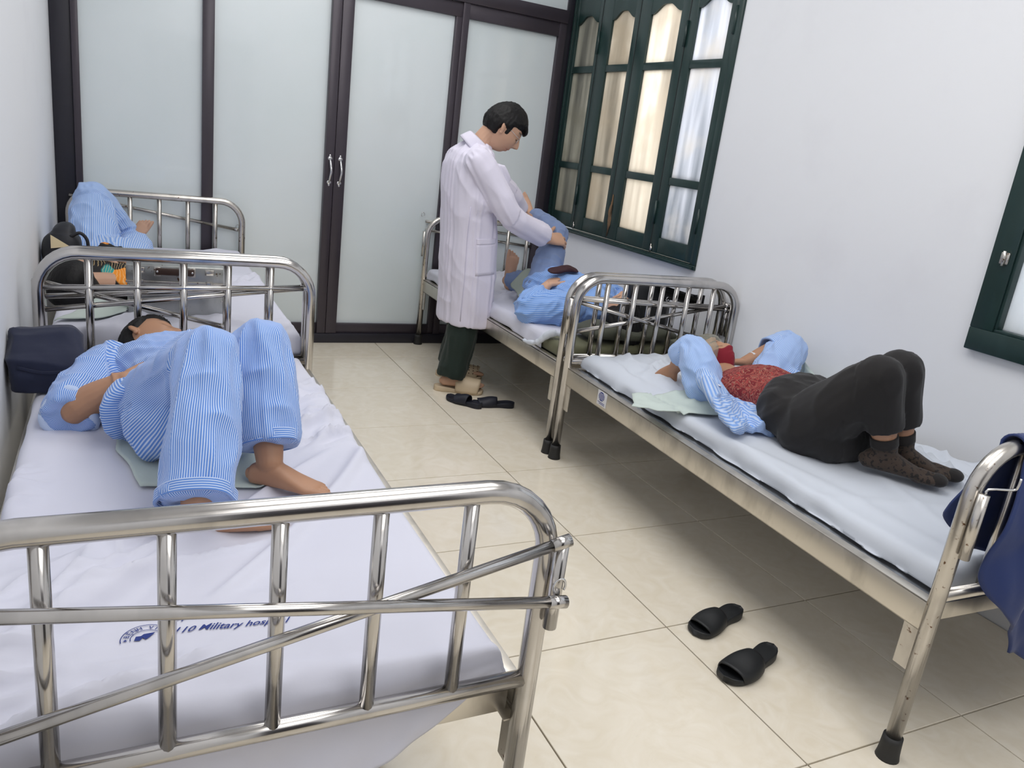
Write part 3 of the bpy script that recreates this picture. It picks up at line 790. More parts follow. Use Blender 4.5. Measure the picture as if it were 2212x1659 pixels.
# ------------------------------------------------------------------ mattresses and sheets
def wrinkle(X, Y, seed, amp, dirs):
    P = np.stack([X.ravel(), Y.ravel(), np.full(X.size, seed)], 1)
    w = fbm(P*np.array([5, 5, 1]), 3).reshape(X.shape)
    z = (fbm(P*np.array([2.2, 2.2, 1])+4, 2).reshape(X.shape)-.5)*amp*1.3
    for (dx, dy, ls, lc, a) in dirs:
        s = (X*dx+Y*dy); c = (-X*dy+Y*dx)
        q = np.stack([(s/ls+w*.8).ravel(), (c/lc+w*1.6).ravel(), np.full(X.size, seed*3+ls*10)], 1)
        r = ridge(q).reshape(X.shape)
        m = sstep(.45, .7, vnoise(P*np.array([2.6, 2.6, 1])+9+seed).reshape(X.shape))
        z = z+a*(np.maximum(r-.55, 0)/.45)**1.6*m
    return z
SHEETS = {}; SHEET_OBJ = {}
def make_sheet(bed, x0, x1, y0, y1, top, label, seed, hang=(.06, .06, .03, .03), amp=.006, dirs=((.8,.6,.5,.07,.012), (.95,-.3,.6,.06,.01)), m='sheet', res=.0115, edge=.02, extra=None):
    """cloth over a mattress: x0..x1, y0..y1 flat top, hang = overhang left, right, near, far"""
    t = BEDS[bed]; rad = .028
    def prof(a, b, ha, hb):
        n = int((b-a+ha+hb)/res)+1
        s = np.linspace(a-ha, b+hb, n); p = s.copy(); d = np.zeros(n)
        for e, sg in ((a, -1), (b, 1)):
            q = (s-e)*sg; k = q > -rad
            ang = np.clip((q[k]+rad)/rad, 0, np.pi/2); ex = np.maximum((q[k]+rad)-rad*np.pi/2, 0)
            p[k] = e+sg*(-rad+rad*np.sin(ang)); d[k] = rad*(1-np.cos(ang))+ex
        return s, p, d
    sx_, px, dx = prof(x0, x1, hang[0], hang[1]); sy_, py, dy = prof(y0, y1, hang[2], hang[3])
    SX, SY = np.meshgrid(sx_, sy_, indexing='ij'); DX, DY = np.meshgrid(dx, dy, indexing='ij'); PX, PY = np.meshgrid(px, py, indexing='ij')
    if m.endswith('long'): DY = np.where(SY < 0, DY*(1-.72*sstep(.16, .42, SX)), DY)
    D = np.maximum(DX, DY)
    flat = 1-sstep(.0, .03, D)
    zw = wrinkle(SX, SY, seed, amp, dirs)
    if extra is not None: zw = zw+extra(SX, SY)
    if bed == 'NL':       # the printed corner lies flatter
        mk = sstep(-.27, -.21, SX)*sstep(.16, .10, SX)*sstep(-.84, -.79, SY)*sstep(-.62, -.67, SY); zw = zw*(1-.9*mk)+.004*mk
    out = D > .01
    wob = (fbm(np.stack([SX.ravel()*11, SY.ravel()*11, np.full(SX.size, seed+2.)], 1), 2).reshape(SX.shape)-.45)
    oh = sstep(.005, .06, D)*wob*.03
    Z = top-D+zw*flat
    PX = PX+np.where(SX < x0, -1, np.where(SX > x1, 1, 0))*np.maximum(oh, -.004)*(DX > .004)
    PY = PY+np.where(SY < y0, -1, np.where(SY > y1, 1, 0))*np.maximum(oh, -.004)*(DY > .004)
    hem = (fbm(np.stack([SX.ravel()*6, SY.ravel()*6, np.full(SX.size, seed+8.)], 1), 2).reshape(SX.shape)-.5)*.05*sstep(.02, .08, D)
    Z = np.maximum(Z+hem, DECK+.004) if not m.endswith('long') else Z+hem
    G_ = np.stack([PX, PY, Z], -1)
    o = part('bed_sheet', slab(G_, -grid_normals(G_)*-1, .0025), MT[m.replace('_long', '')], None, True, True)
    c, s = math.cos(t.rotation_euler[2]), math.sin(t.rotation_euler[2])
    o.location = t.location; o.rotation_euler = t.rotation_euler
    tag(o, label, 'sheet', 'bed sheets')
    VV, FF = slab(G_, grid_normals(G_), .0025); bv = bvh_of(VV, FF)
    def height(xw, yw):
        q = np.array([xw-t.location[0], yw-t.location[1]]); h = bv.ray_cast(Vector((c*q[0]+s*q[1], -s*q[0]+c*q[1], 3)), Vector((0, 0, -1)))[0]
        return h[2] if h is not None else top
    def height_old(xw, yw):
        q = np.array([xw-t.location[0], yw-t.location[1]]); lx = c*q[0]+s*q[1]; ly = -s*q[0]+c*q[1]
        i = np.argmin(np.abs(px-lx)+(dx > .002)*9); j = np.argmin(np.abs(py-ly)+(dy > .002)*9)
        return Z[i, j]
    SHEETS[bed] = height; SHEET_OBJ[bed] = o
    return o
def mattress(bed, x0, x1, y0, y1, z1, label, m='mattress', group='ward mattresses', bev=.025):
    t = BEDS[bed]
    o = sharp(part('mattress', box(x0, x1, y0, y1, DECK-.002, z1, bev, 4), MT[m], None), 60)
    o.location = t.location; o.rotation_euler = t.rotation_euler
    return tag(o, label, 'mattress', group)
mattress('NL', -.425, .405, -.925, .945, .504, 'thin mattress under the printed lavender white sheet')
mattress('FL', -.425, .43, -.935, .94, .572, 'mattress under the white sheet in the far left corner')
mattress('FR', -.418, .425, -.935, .94, .522, 'olive green mattress showing at the head of the far right bed', 'olive')
mattress('NR', -.375, .425, -.94, .945, .504, 'mattress under the pale sheet of the right hand bed')
def nl_extra(X, Y):
    z = .010*np.maximum(0, np.sin(Y*34+np.sin(X*5)*1.2+X*3))**2*sstep(-.62, -.85, Y)*sstep(-.3, .2, X)       # cross creases near the foot rail
    z = z+.020*G((X*.83-Y*.56)-.34+.02*np.sin(Y*6), .018)*sstep(-.95, -.5, Y)*sstep(.35, -.1, Y)
    z = z+.018*G((X*.75-Y*.66)-.23, .014)*sstep(-.9, -.55, Y)*sstep(.1, -.2, Y)
    z = z+.017*G((X*.80-Y*.60)-.10, .016)*sstep(-.7, -.3, Y)*sstep(.25, 0, Y)
    return z
make_sheet('NL', -.44, .414, -.945, .955, .512, 'lavender white printed sheet on the bed nearest the camera', 1.3, hang=(.02, .050, .20, .02), amp=.016, dirs=((.80,.60,.7,.085,.030), (.93,.37,.6,.055,.021), (.4,.9,.45,.07,.018)), m='sheet_long', res=.0085, extra=nl_extra)
make_sheet('FL', -.43, .435, -.945, .945, .578, 'white sheet under the metal box in the far left corner', 4.1, hang=(.05, .10, .07, .04), amp=.012, dirs=((.95,.2,.4,.09,.022), (.6,.8,.5,.07,.016)))
def nr_extra(X, Y):
    return .009*np.maximum(0, np.sin(X*26+Y*5+1.2*np.sin(Y*4)))**3*sstep(-.12, -.36, X)+.006*G(X*.35+Y*.94+.62, .03)+.006*G(X*.9-Y*.3-.1, .02)*sstep(-.2, -.6, Y)
make_sheet('NR', -.388, .428, -.945, .955, .513, 'pale sheet on the right hand bed under the woman in black trousers', 6.2, hang=(.065, .03, .05, .04), amp=.015, dirs=((.25,.97,.5,.05,.028), (.1,1,.6,.045,.025), (.8,.6,.5,.07,.018)), m='sheet_r', extra=nr_extra)
make_sheet('FR', -.424, .43, -.73, .945, .532, 'white sheet knotted short over the olive mattress', 8.7, hang=(.07, .03, .015, .03), amp=.014, dirs=((.5,.86,.4,.05,.016), (.9,.4,.4,.06,.012)))
# ------------------------------------------------------------------ people
def torso(shR, shL, hipR, hipL, front, inf=0., t0=-.14, t1=1.09, wmul=1., belly=0., p=2.2, hem=None, top=True):
    shR, shL, hipR, hipL = [np.asarray(q, float) for q in (shR, shL, hipR, hipL)]
    sc, hc = (shR+shL)/2, (hipR+hipL)/2; ax = sc-hc; a = nrm(ax)
    ls, lh = nrm(shL-shR), nrm(hipL-hipR); ws = np.linalg.norm(shL-shR)/2
    f = np.asarray(front, float)
    sec = []
    prof = [(-.14, .10, .075), (0, .165, .105), (.22, .155, .10), (.45, .140, .095), (.75, .158, .108), (.95, ws*.98, .085), (1.03, ws*.62, .068), (1.09, .065, .055)]
    if hem: prof = [hem]+[q for q in prof if q[0] > hem[0]+.05]
    for t, w, d in prof:
        if t < t0-1e-6 or t > t1+1e-6: continue
        l = nrm(lh*(1-t)+ls*t) if 0 <= t <= 1 else (lh if t < 0 else ls)
        ff = nrm(f-a*(f@a)); ff = nrm(ff-l*(ff@l))
        b = belly*G(t-.3, .3)
        sec.append((hc+ax*t+ff*b*.5, l*(w*wmul+inf), ff*(d*wmul+inf+b*.5)))
    return ells(sec, 32, 4, p, 'rr' if not hem else 'fr')
def limb_body(a, b, c, r, front=None): return chain([(a, r[0]), (np.asarray(a)*.5+np.asarray(b)*.5, (r[0]*1.0+r[1])/2*1.02), (b, r[1]), (np.asarray(b)*.6+np.asarray(c)*.4, (r[1]*.98+r[2]*.25)), (c, r[2])], 'rr', 16, 4)
ARM = (.046, .037, .025); LEG = (.066, .043, .032)
def person(label, loc): return thing('person', label, 'person', loc)
def body_obj(t, pieces, voxel, base, head=None, fr=None, sc=1., smooth=2, extra=None):
    V, F = fuse(pieces, voxel, smooth)
    o = part('body', (V, F), MT['skin'], t); tint_body(o, V, base, head, fr, sc, extra=extra); return o
def garment(name, t, pieces, m, bones, voxel=.006, smooth=5, amp=.006, label=None, **kw):
    V, F = fuse(pieces, voxel, smooth)
    V, F = folds(V, F, bones, amp, **kw)
    o = part(name, (V, F), m, t, label=label); stripe(o, V, bones); return o, V, F
def cuff(t, p, d, r, L, m, nst, flat=None, name='cuff', par=None, wob=.004):
    """short fabric band round a limb end, its stripes running round the limb"""
    d = nrm(d); p = np.asarray(p, float); a = V3(0,0,1) if abs(d[2]) < .8 else V3(0,1,0)
    u = nrm(np.cross(d, a)); w = np.cross(d, u); n, k = 40, 28; th = np.linspace(0, 2*np.pi, n, endpoint=False); Rg = []; ph = []
    for rr, s in [(r+.002, q) for q in np.linspace(0, L, k)]+[(r-.006, q) for q in np.linspace(L, 0, k)]:
        rad = rr+wob*np.sin(3*th+1)+.5*wob*np.sin(5*th)
        Rg.append(p+d*s+np.outer(rad*np.cos(th), u)+np.outer(rad*np.sin(th), w)); ph += [s/L*nst*2*np.pi]*n
    V, F = rings(Rg, False, False); q = len(Rg)
    F += [[(q-1)*n+i, (q-1)*n+(i+1) % n, (i+1) % n, i] for i in range(n)]
    o = part(name, (V, F), m, par or t); ph = np.array(ph)
    set_attr(o, 'stripe', np.stack([np.cos(ph), np.sin(ph), np.full(len(ph), 1/200.)], 1)); return o
def nst(r, period): return max(6, round(2*math.pi*r/period))

# ---- patient on the bed nearest the camera, striped pyjamas, knees up
def patient_striped():
    t = person('barefoot person in blue striped pyjamas, knees raised, on the bed nearest the camera', (-1.36, -2.4, .54))
    shR, shL = V3(-1.575, -2.05, .585), V3(-1.245, -1.96, .595)
    hR, hL = V3(-1.435, -2.47, .607), V3(-1.265, -2.41, .607)
    kR, kL = V3(-1.350, -2.815, .848), V3(-1.213, -2.673, .826)
    aR, aL = V3(-1.392, -3.070, .590), V3(-1.210, -2.852, .588)
    eR, wR = V3(-1.652, -2.375, .560), V3(-1.522, -2.425, .660)
    eL, wL = V3(-1.14, -2.25, .57), V3(-1.29, -2.36, .69)
    hc = V3(-1.440, -1.790, .585); fr = headframe((.83, -.10, .55), (-.05, .97, .18)); sc = 1.0
    up_ = V3(0, 0, 1)
    dR, dL = nrm(V3(.97, .10, 0)), nrm(V3(.84, -.50, 0))
    body = [torso(shR, shL, hR, hL, up_, -.018), head_piece(hc, fr, sc), *ear_pieces(hc, fr, sc),
            chain([(hc-fr[2]*.05-fr[1]*.015, .052), ((shR+shL)/2+V3(0, .03, .0), .056)], 'rr'),
            limb_body(shR, eR, wR, ARM), limb_body(shL, eL, wL, ARM), limb_body(hR, kR, aR, LEG), limb_body(hL, kL, aL, LEG),
            *foot(aR+V3(.0,.035,-.005), dR, up_, 1 if np.cross(dR, up_)[0] > 0 else -1), *foot(aL, dL, up_, -1 if np.cross(dL, up_)[0] > 0 else 1, .86),
            *hand(wR, nrm(V3(.88, .12, .05)), V3(-.1, -.45, .85), -1, (12, 18, 14)), *hand(wL, nrm(V3(-.8, .25, .1)), V3(.0, -.3, .95), 1, (12, 18, 14))]
    body_obj(t, body, .0032, SKIN_TAN*np.array([1.08, 1.08, 1.08]), hc, fr, sc)
    def line(L, D):
        x, y, z = L[..., 0], L[..., 1], L[..., 2]
        side = sstep(-.02, .008, z-np.maximum(0, y+.0)*1.3); w = sstep(.01, .04, y); w2 = sstep(-.04, -.01, y)
        return np.where(y > 0, w*sstep(.062, .074, z)+(1-w)*side, w2*side+(1-w2)*sstep(-.075, -.05, z))
    part('hair', hair_shell(hc, fr, sc, .014, line, 2.), MT['hair'], t)
    # shirt
    n1 = nst(.17, .0050)
    bones = [((shR+shL)/2+V3(0,.05,0), (hR+hL)/2, V3(0,0,-1), .11, n1), (shR, eR, V3(0,0,-1), .0, nst(.07, .0050)), (shL, eL, V3(0,0,-1), .0, nst(.07, .0050))]
    sh = [torso(shR, shL, hR, hL, up_, .002, t0=-.12, t1=1.05, belly=.02), chain([(shR+V3(.02,0,0), .074), (shR*.5+eR*.5, .076), (eR*.9+shR*.1, .072), (eR+V3(-.005,-.03,-.01), .062)], 'rf'),
          chain([(shL, .072), (shL*.5+eL*.5, .07), (eL, .06), (eL*.6+wL*.4, .055)], 'rf'),
          ells([((hR+hL)/2+V3(-.015, .02, .0), V3(.205,.06,0), V3(0,0,.10)), ((hR+hL)/2+V3(-.02, -.055, -.005), V3(.21,.06,0), V3(0,0,.095))], 32, 3, 2.3, 'rf')]
    garment('shirt', t, sh, MT['stripe'], bones, .0065, 5, .008, ls=.06, lc=.05, twist=5, seed=2.2, drape=.006)
    # sleeve rolled above the elbow
    d = nrm(eR-shR); u = nrm(np.cross(d, V3(0,0,1))); w = np.cross(d, u)
    th = np.linspace(0, 2*np.pi, 30); Rp = [eR+V3(-.003,-.012,-.004)+(.060+.005*math.sin(3*a))*(u*math.cos(a)+w*math.sin(a))+d*.012*math.sin(2*a+1) for a in th]
    V, F = tube(np.array(Rp), .014, 12); o = part('rolled_sleeve', (V, F), MT['stripe'], t)
    ph = np.arctan2(V@w, V@u)*18; set_attr(o, 'stripe', np.stack([np.cos(ph), np.sin(ph), np.full(len(V), 1/200.)], 1))
    # trousers
    heR, heL = kR+(aR-kR)*.96, kL+(aL-kL)*.86
    nl = nst(.078, .0050)
    bones = [(hR+V3(0,.04,0), kR, V3(0,0,-1), .0, nst(.13, .0050)), (kR, heR, V3(0,1,0), .01, nl), (hL+V3(0,.04,0), kL, V3(0,0,-1), .0, nst(.13, .0050)), (kL, heL, V3(0,1,0), .01, nl)]
    hm = (hR+hL)/2
    tr = [ells([(hm+V3(0,.13,0), V3(.17,.05,0), V3(0,0,.09)), (hm+V3(0,.0,-.005), V3(.19,.06,0), V3(0,0,.10)), (hm+V3(0,-.10,-.02), V3(.165,.05,0), V3(0,0,.088))], 32, 4, 2.3, 'rr'),
          chain([(hR+V3(-.01,-.02,-.01), .108), (hR*.55+kR*.45+V3(0,0,-.012), .098), (kR+V3(0,.0,-.006), .068)], 'rr'),
          chain([(kR+V3(0,0,-.006), .068), (kR*.6+heR*.4+V3(.003,-.006,0), .070), (heR, .077)], 'rf'),
          chain([(hL+V3(.01,-.02,-.01), .108), (hL*.55+kL*.45+V3(0,0,-.012), .096), (kL+V3(0,.0,-.006), .073)], 'rr'),
          chain([(kL+V3(0,0,-.006), .073), (kL*.6+heL*.4+V3(.004,-.006,0), .073), (heL, .071)], 'rf'),
          # loose cloth hanging between thigh and bed on the near side
          ells([(V3(-1.50,-2.44,.58), V3(.05,0,0), V3(0,0,.07)), (V3(-1.46,-2.64,.60), V3(.06,0,0), V3(0,0,.075)), (V3(-1.42,-2.74,.625), V3(.055,0,0), V3(0,0,.07))], 20, 4, 2.2, 'rr')]
    garment('trousers', t, tr, MT['stripe'], bones, .0065, 6, .008, ls=.09, lc=.06, twist=4, seed=5.5, drape=.009, ld=.35)
    for k, h in ((kR, heR), (kL, heL)):
        d = nrm(h-k); cuff(t, h-d*.022, d, .080 if k is kR else .074, .026, MT['stripe'], 5, par=t)
patient_striped()
# ---- doctor in a white coat
def doctor():
    t = person('standing person in a white coat, dark green trousers and glasses, holding a patient\'s knee', (.22, -.6, 0))
    up_ = V3(0, 0, 1)
    hc = V3(.315, -.660, 1.462); fwd = (.79, -.27, -.60); fr = headframe(fwd, (.4, -.05, .9)); sc = 1.1
    shR, shL = V3(.15, -.785, 1.285), V3(.20, -.415, 1.29); nb = V3(.19, -.612, 1.335)
    hipR, hipL = V3(.205, -.685, .86), V3(.205, -.515, .86)
    eR, wR = V3(.330, -.835, 1.020), V3(.628, -.738, .906)
    eL, wL = V3(.490, -.43, 1.118), V3(.645, -.375, .998)
    kR, kL = V3(.205, -.68, .46), V3(.27, -.50, .46); aR, aL = V3(.155, -.690, .105), V3(.265, -.42, .105)
    dR, dL = nrm(V3(.93, -.36, 0)), nrm(V3(.95, -.38, 0))
    sgn = lambda d, right: (1 if np.cross(d, up_)@np.cross(d, up_) else 1)
    body = [torso(shR, shL, hipR, hipL, V3(1,-.1,0)), head_piece(hc, fr, sc), *ear_pieces(hc, fr, sc),
            chain([(hc-fr[2]*.045-fr[1]*.035, .055), (hc*.45+nb*.55-fr[1]*.02, .054), (nb+V3(-.012,0,-.02), .062)], 'rr'),
            limb_body(shR, eR, wR, ARM), limb_body(shL, eL, wL, ARM), limb_body(hipR, kR, aR, LEG), limb_body(hipL, kL, aL, LEG),
            *foot(aR, dR, up_, -1), *foot(aL, dL, up_, 1),
            *hand(wR, nrm(V3(.90, .13, .03)), V3(-.12, -.72, .66), -1, ((16, 30, 22), (12, 30, 24), (12, 32, 26), (14, 32, 26)), .10, 1.08, .8),
            *hand(wL, nrm(V3(.88, .05, -.28)), V3(.25, -.35, .9), 1, (35, 45, 30), 0, 1.0)]
    def warm(V, c):
        return c
    body_obj(t, body, .0030, SKIN, hc, fr, sc, 1, warm)
    def line(L, D):
        x, y, z = L[..., 0], L[..., 1], L[..., 2]
        wf = sstep(.03, .06, y)
        front = sstep(.046, .056, z+.10*np.maximum(0, .05-np.abs(x))*0)
        side = sstep(-.006, .006, z-np.maximum(0, y-.012)*1.15-.012*sstep(.0, .02, y))
        burn = sstep(-.028, -.02, z)*sstep(.006, .012, y)*sstep(.032, .026, y)
        w2 = sstep(-.03, -.01, y)
        nape = sstep(-.062, -.045, z)
        return np.where(y > -.01, np.maximum(wf*front+(1-wf)*side, burn*.35), np.maximum(w2*side+(1-w2)*nape, 0))
    top = hair_shell(hc, fr, sc, .016, line, 5., .0035)
    fringe = ells([(hc+fr[1]*.03*sc+fr[2]*.105, fr[0]*.055, fr[1]*.05), (hc+fr[1]*.072+fr[2]*.092, fr[0]*.058, fr[1]*.026-fr[2]*.012), (hc+fr[1]*.098+fr[2]*.070, fr[0]*.052, fr[1]*.016-fr[2]*.010), (hc+fr[1]*.103+fr[2]*.052, fr[0]*.044, fr[1]*.008-fr[2]*.004)], 28, 4, 2.2, 'rr')
    crown = blob(hc-fr[1]*.006+fr[2]*.050, fr[0]*.079, fr[1]*.098, fr[2]*.080, 28, 16)
    Vh, Fh = fuse([top, fringe, crown], .0045, 3)
    hn = vnormals(Vh, Fh); Lh = (Vh-hc)@np.array(fr).T
    Vh = Vh+hn*((ridge(np.stack([Lh[:, 0]*110, Lh[:, 1]*40, Lh[:, 2]*30], 1))-.5)*.005)[:, None]
    part('hair', (Vh, Fh), MT['hair'], t)
    # glasses
    r, f, u = fr
    gl = []
    P = lambda x, y, z: hc+r*x+f*y+u*z
    for s in (-1, 1):
        th = np.linspace(0, 2*np.pi, 25); c = (s*.0335, .099, -.004)
        gl.append(tube([P(c[0]+.024*np.sign(math.cos(a))*abs(math.cos(a))**.7, c[1]-abs(c[0]+.024*math.cos(a)-0)*.18+.004, c[2]+.0165*np.sign(math.sin(a))*abs(math.sin(a))**.7) for a in th], .0011, 6))
        gl.append(tube([P(s*.058, .093, .004), P(s*.070, .082, .006), P(s*.078, .03, .008), P(s*.079, -.004, .006), P(s*.076, -.022, -.012)], .0014, 6))
    gl.append(tube(catmull([P(-.011, .104, .0), P(0, .107, .004), P(.011, .104, .0)], 3), .0012, 6))
    g = part('glasses', merge(*gl), MT['wire'], t, label='thin metal rimmed glasses')
    for s in (-1, 1):
        th = np.linspace(0, 2*np.pi, 22, endpoint=False)
        Rg = [np.array([P(s*.0335+.023*math.cos(a), yy-abs(.0335+.023*math.cos(a)*s)*.18+.004, -.004+.0155*math.sin(a)) for a in th]) for yy in (.0982, .0995)]
        part('lens', rings(Rg), MT['lens'], g)
    # shirt collar
    def collar(name, c, ax, R0, R1, h, m, par, open_dir, gap, inf=0.0):
        ax = nrm(ax); u0 = np.asarray(open_dir, float); u0 = nrm(u0-ax*(u0@ax)); w0 = np.cross(ax, u0)
        a = np.linspace(gap, 2*np.pi-gap, 40); k = 9; Q = np.zeros((40, k, 3))
        for i, q in enumerate(a):
            e = u0*math.cos(q)*1.12+w0*math.sin(q)
            for j in range(k):
                s = j/(k-1)
                if s < .4: rr, hh = R0, h*(s/.4)
                else: rr, hh = R0+(R1-R0)*((s-.4)/.6)**.8, h-(h*1.25)*((s-.4)/.6)*(1+.35*(1+math.cos(q))/2)
                Q[i, j] = np.asarray(c)+e*rr+ax*hh
        return part(name, slab(Q, grid_normals(Q), .0035), m, par)
    collar('collar', nb+V3(-.006, 0, .012), nrm(hc-fr[1]*.03-nb), .063, .088, .05, MT['coat'], t, V3(1,-.2,-.25), .30)
    collar('shirt_collar', nb+V3(.0, 0, .016), nrm(hc-fr[1]*.03-nb), .0585, .066, .042, MT['coat_seam'], t, V3(1,-.2,-.25), .2)
    # coat
    Xu = lambda h: V3(h, 0, 0); Yu = lambda h: V3(0, h, 0)
    coat = [ells([(V3(.222,-.60,.395), Xu(.128), Yu(.195)), (V3(.222,-.60,.55), Xu(.135), Yu(.20)), (V3(.212,-.60,.75), Xu(.140), Yu(.198)), (V3(.200,-.60,.90), Xu(.136), Yu(.192)),
                  (V3(.180,-.60,1.04), Xu(.128), Yu(.19)), (V3(.165,-.60,1.17), Xu(.122), Yu(.195)), (V3(.162,-.60,1.25), Xu(.112), Yu(.20)), (V3(.168,-.602,1.31), Xu(.095), Yu(.185)),
                  (V3(.180,-.605,1.345), Xu(.078), Yu(.12)), (V3(.190,-.612,1.37), Xu(.064), Yu(.066))], 40, 5, 2.4, 'ff'),
            chain([(shR+V3(.0,.02,-.01), .076), (shR*.55+eR*.45+V3(0,0,.0), .068), (eR+V3(0,0,.006), .061), (eR*.45+wR*.55, .059), (eR*.14+wR*.86, .063)], 'rf'),
            chain([(shL+V3(0,-.02,-.01), .076), (shL*.5+eL*.5, .070), (eL, .064), (eL*.45+wL*.55, .056), (eL*.20+wL*.80, .051)], 'rf'),
            ells([(V3(.245,-.79,1.19), V3(.07,.0,-.045), V3(.03,.0,.06)), (V3(.19,-.765,1.10), V3(.08,0,-.03), V3(.0,.05,.03)), (V3(.18,-.75,1.0), V3(.08,0,0), V3(0,.04,0))], 18, 4, 2, 'rr')]
    bones = [(V3(.18,-.6,1.33), V3(.22,-.6,.42), V3(0,1,0), .12, 10), (shR, eR, up_, .0, 10), (eR, wR, up_, 0, 10), (shL, eL, up_, 0, 10), (eL, wL, up_, 0, 10)]
    o, V, F = garment('coat', t, coat, MT['coat'], bones, .0065, 6, .0042, ls=.15, lc=.09, twist=4, seed=8.1, drape=.014, ld=.8)
    B = bvh_of(V, F)
    def pg(p00, p10, p01, p11, n=10):
        p00, p10, p01, p11 = map(np.asarray, (p00, p10, p01, p11)); Q = np.zeros((n, n, 3))
        for i in range(n):
            for j in range(n):
                a, b = i/(n-1), j/(n-1); Q[i, j] = (p00*(1-a)+p10*a)*(1-b)+(p01*(1-a)+p11*a)*b
        return Q
    def from_side(a, b, c, d): return pg(*[V3(x, -1.05, z) for x, z in (a, b, c, d)])
    D = (0, 1, 0)
    part('pocket', patch_on(B, from_side((.172,.860), (.300,.868), (.182,.690), (.306,.700)), D, .0045, .004), MT['coat'], t)
    part('pocket_hem', patch_on(B, from_side((.172,.885), (.302,.893), (.173,.858), (.302,.866)), D, .007, .005), MT['coat'], t)
    part('side_seam', patch_on(B, from_side((.118,1.05), (.121,1.05), (.135,.43), (.138,.43)), D, .003, .003), MT['coat_seam'], t)
    part('front_edge', patch_on(B, pg(V3(.8,-.69,.78), V3(.8,-.665,.78), V3(.8,-.68,.43), V3(.8,-.655,.43), 12), (-1,0,0), .004, .004), MT['coat'], t)
    # trousers
    tb = [(hipR, kR, V3(1,0,0), 0, 10), (kR, aR, V3(1,0,0), 0, 10), (hipL, kL, V3(1,0,0), 0, 10), (kL, aL, V3(1,0,0), 0, 10)]
    tr = [ells([(V3(.205,-.6,.92), Xu(.10), Yu(.15)), (V3(.205,-.6,.78), Xu(.105), Yu(.165))], 28, 4, 2.2, 'rr')]
    for h, k, a in ((hipR, kR, aR), (hipL, kL, aL)):
        tr.append(chain([(h+V3(0,0,-.02), .098), (h*.5+k*.5, .094), (k, .086), (k*.45+a*.55, .082), (a+V3(-.004,0,-.012), .080)], 'rf'))
    garment('trousers', t, tr, MT['green_trousers'], tb, .007, 5, .008, ls=.10, lc=.08, twist=3, seed=3.3, drape=.008, ld=.5)
    # slippers on the feet
    for a, d, s in ((aR, dR, -1), (aL, dL, 1)):
        slipper('worn_slipper', (a+d*.045)*V3(1,1,0), d, s, MT['slip_cream'], t, holes=True, length=.285, wide=1.2, height=.088, strap=(.42, .93))
def slipper(name, c, d, big, m, parent=None, holes=False, length=.26, strap=(.30, .78), open_toe=True, wide=1.0, label=None, height=.047):
    """slide with a shaped sole and one broad band; c sole centre on the floor, d towards the toes, big = big toe side along cross(d, z)"""
    c = np.asarray(c, float); d = nrm(d); s = np.cross(d, V3(0,0,1))*big; z = V3(0,0,1); L = length
    n = 30; u = np.linspace(0, 1, n)
    hw = (.030+.012*sstep(.25, .72, u)-.004*G(u-.38, .15))*np.sqrt(np.clip(1-(np.abs(u-.5)*2)**5.5, 0, 1))*wide
    cen = .006*np.sin(u*np.pi)*1-.004*u
    th = .020+.012*(1-sstep(.1, .6, u)); lift = .006*sstep(.82, 1, u)
    rows = []
    for i in range(n):
        p = c+d*(u[i]-.5)*L+s*cen[i]
        rows.append([p+s*hw[i]*q+z*zz for q, zz in ((-.94, lift[i]), (-1, lift[i]+.005), (-1, th[i]+lift[i]-.004), (-.93, th[i]+lift[i]), (-.8, th[i]+lift[i]-.003), (0, th[i]+lift[i]-.0045), (.8, th[i]+lift[i]-.003), (.93, th[i]+lift[i]), (1, th[i]+lift[i]-.004), (1, lift[i]+.005), (.94, lift[i]))])
    Vs, Fs = rings([np.array(r) for r in rows])
    root = part(name, (Vs, Fs), m, parent, label=label)
    # band
    a, b = 36, 12; Q = np.zeros((a, b, 3))
    for j in range(b):
        v = strap[0]+(strap[1]-strap[0])*j/(b-1); hgt = height-.010*(v-strap[0])/(strap[1]-strap[0])+.004*math.sin(j*.5)
        h_ = np.interp(v, u, hw)+.002; ce = np.interp(v, u, cen)
        for i in range(a):
            al = np.pi*i/(a-1); vv = v+.05*math.cos(al)*0-.06*(1-math.sin(al))*(1 if j > b/2 else -.3)*(.6 if j < b/2 else .9)*((j-(b-1)/2)/((b-1)/2))**2
            p = c+d*(vv-.5)*L+s*ce
            Q[i, j] = p+s*h_*math.cos(al)*(1.0 if abs(math.cos(al)) < .98 else 1.0)+z*(.010+hgt*math.sin(al)**.75*.93)
    st = part('strap', slab(Q, -grid_normals(Q), .0045), m, root if parent is None else root)
    if holes:
        g = []; nn = grid_normals(Q)
        for i in range(4, a-4, 3):
            for j in range(2, b-1, 2):
                p = Q[i, j]; nv = nn[i, j]; nv = nv if nv@(p-c) > 0 else -nv; e1 = nrm(np.cross(nv, d)); e2 = np.cross(nv, e1)
                tt = np.linspace(0, 2*np.pi, 6, endpoint=False)
                ring = p+nv*.0028+.0036*(np.outer(np.cos(tt), e1)+np.outer(np.sin(tt), e2))
                g.append(rings([ring, ring+nv*.0006]))
        o = part('perforations', merge(*g), MT['hole'], root if parent is None else root, False); o['kind'] = 'stuff'
    return root
MT['hole'] = mat('dark_perforation', srgb(92,66,52), .9)
doctor()

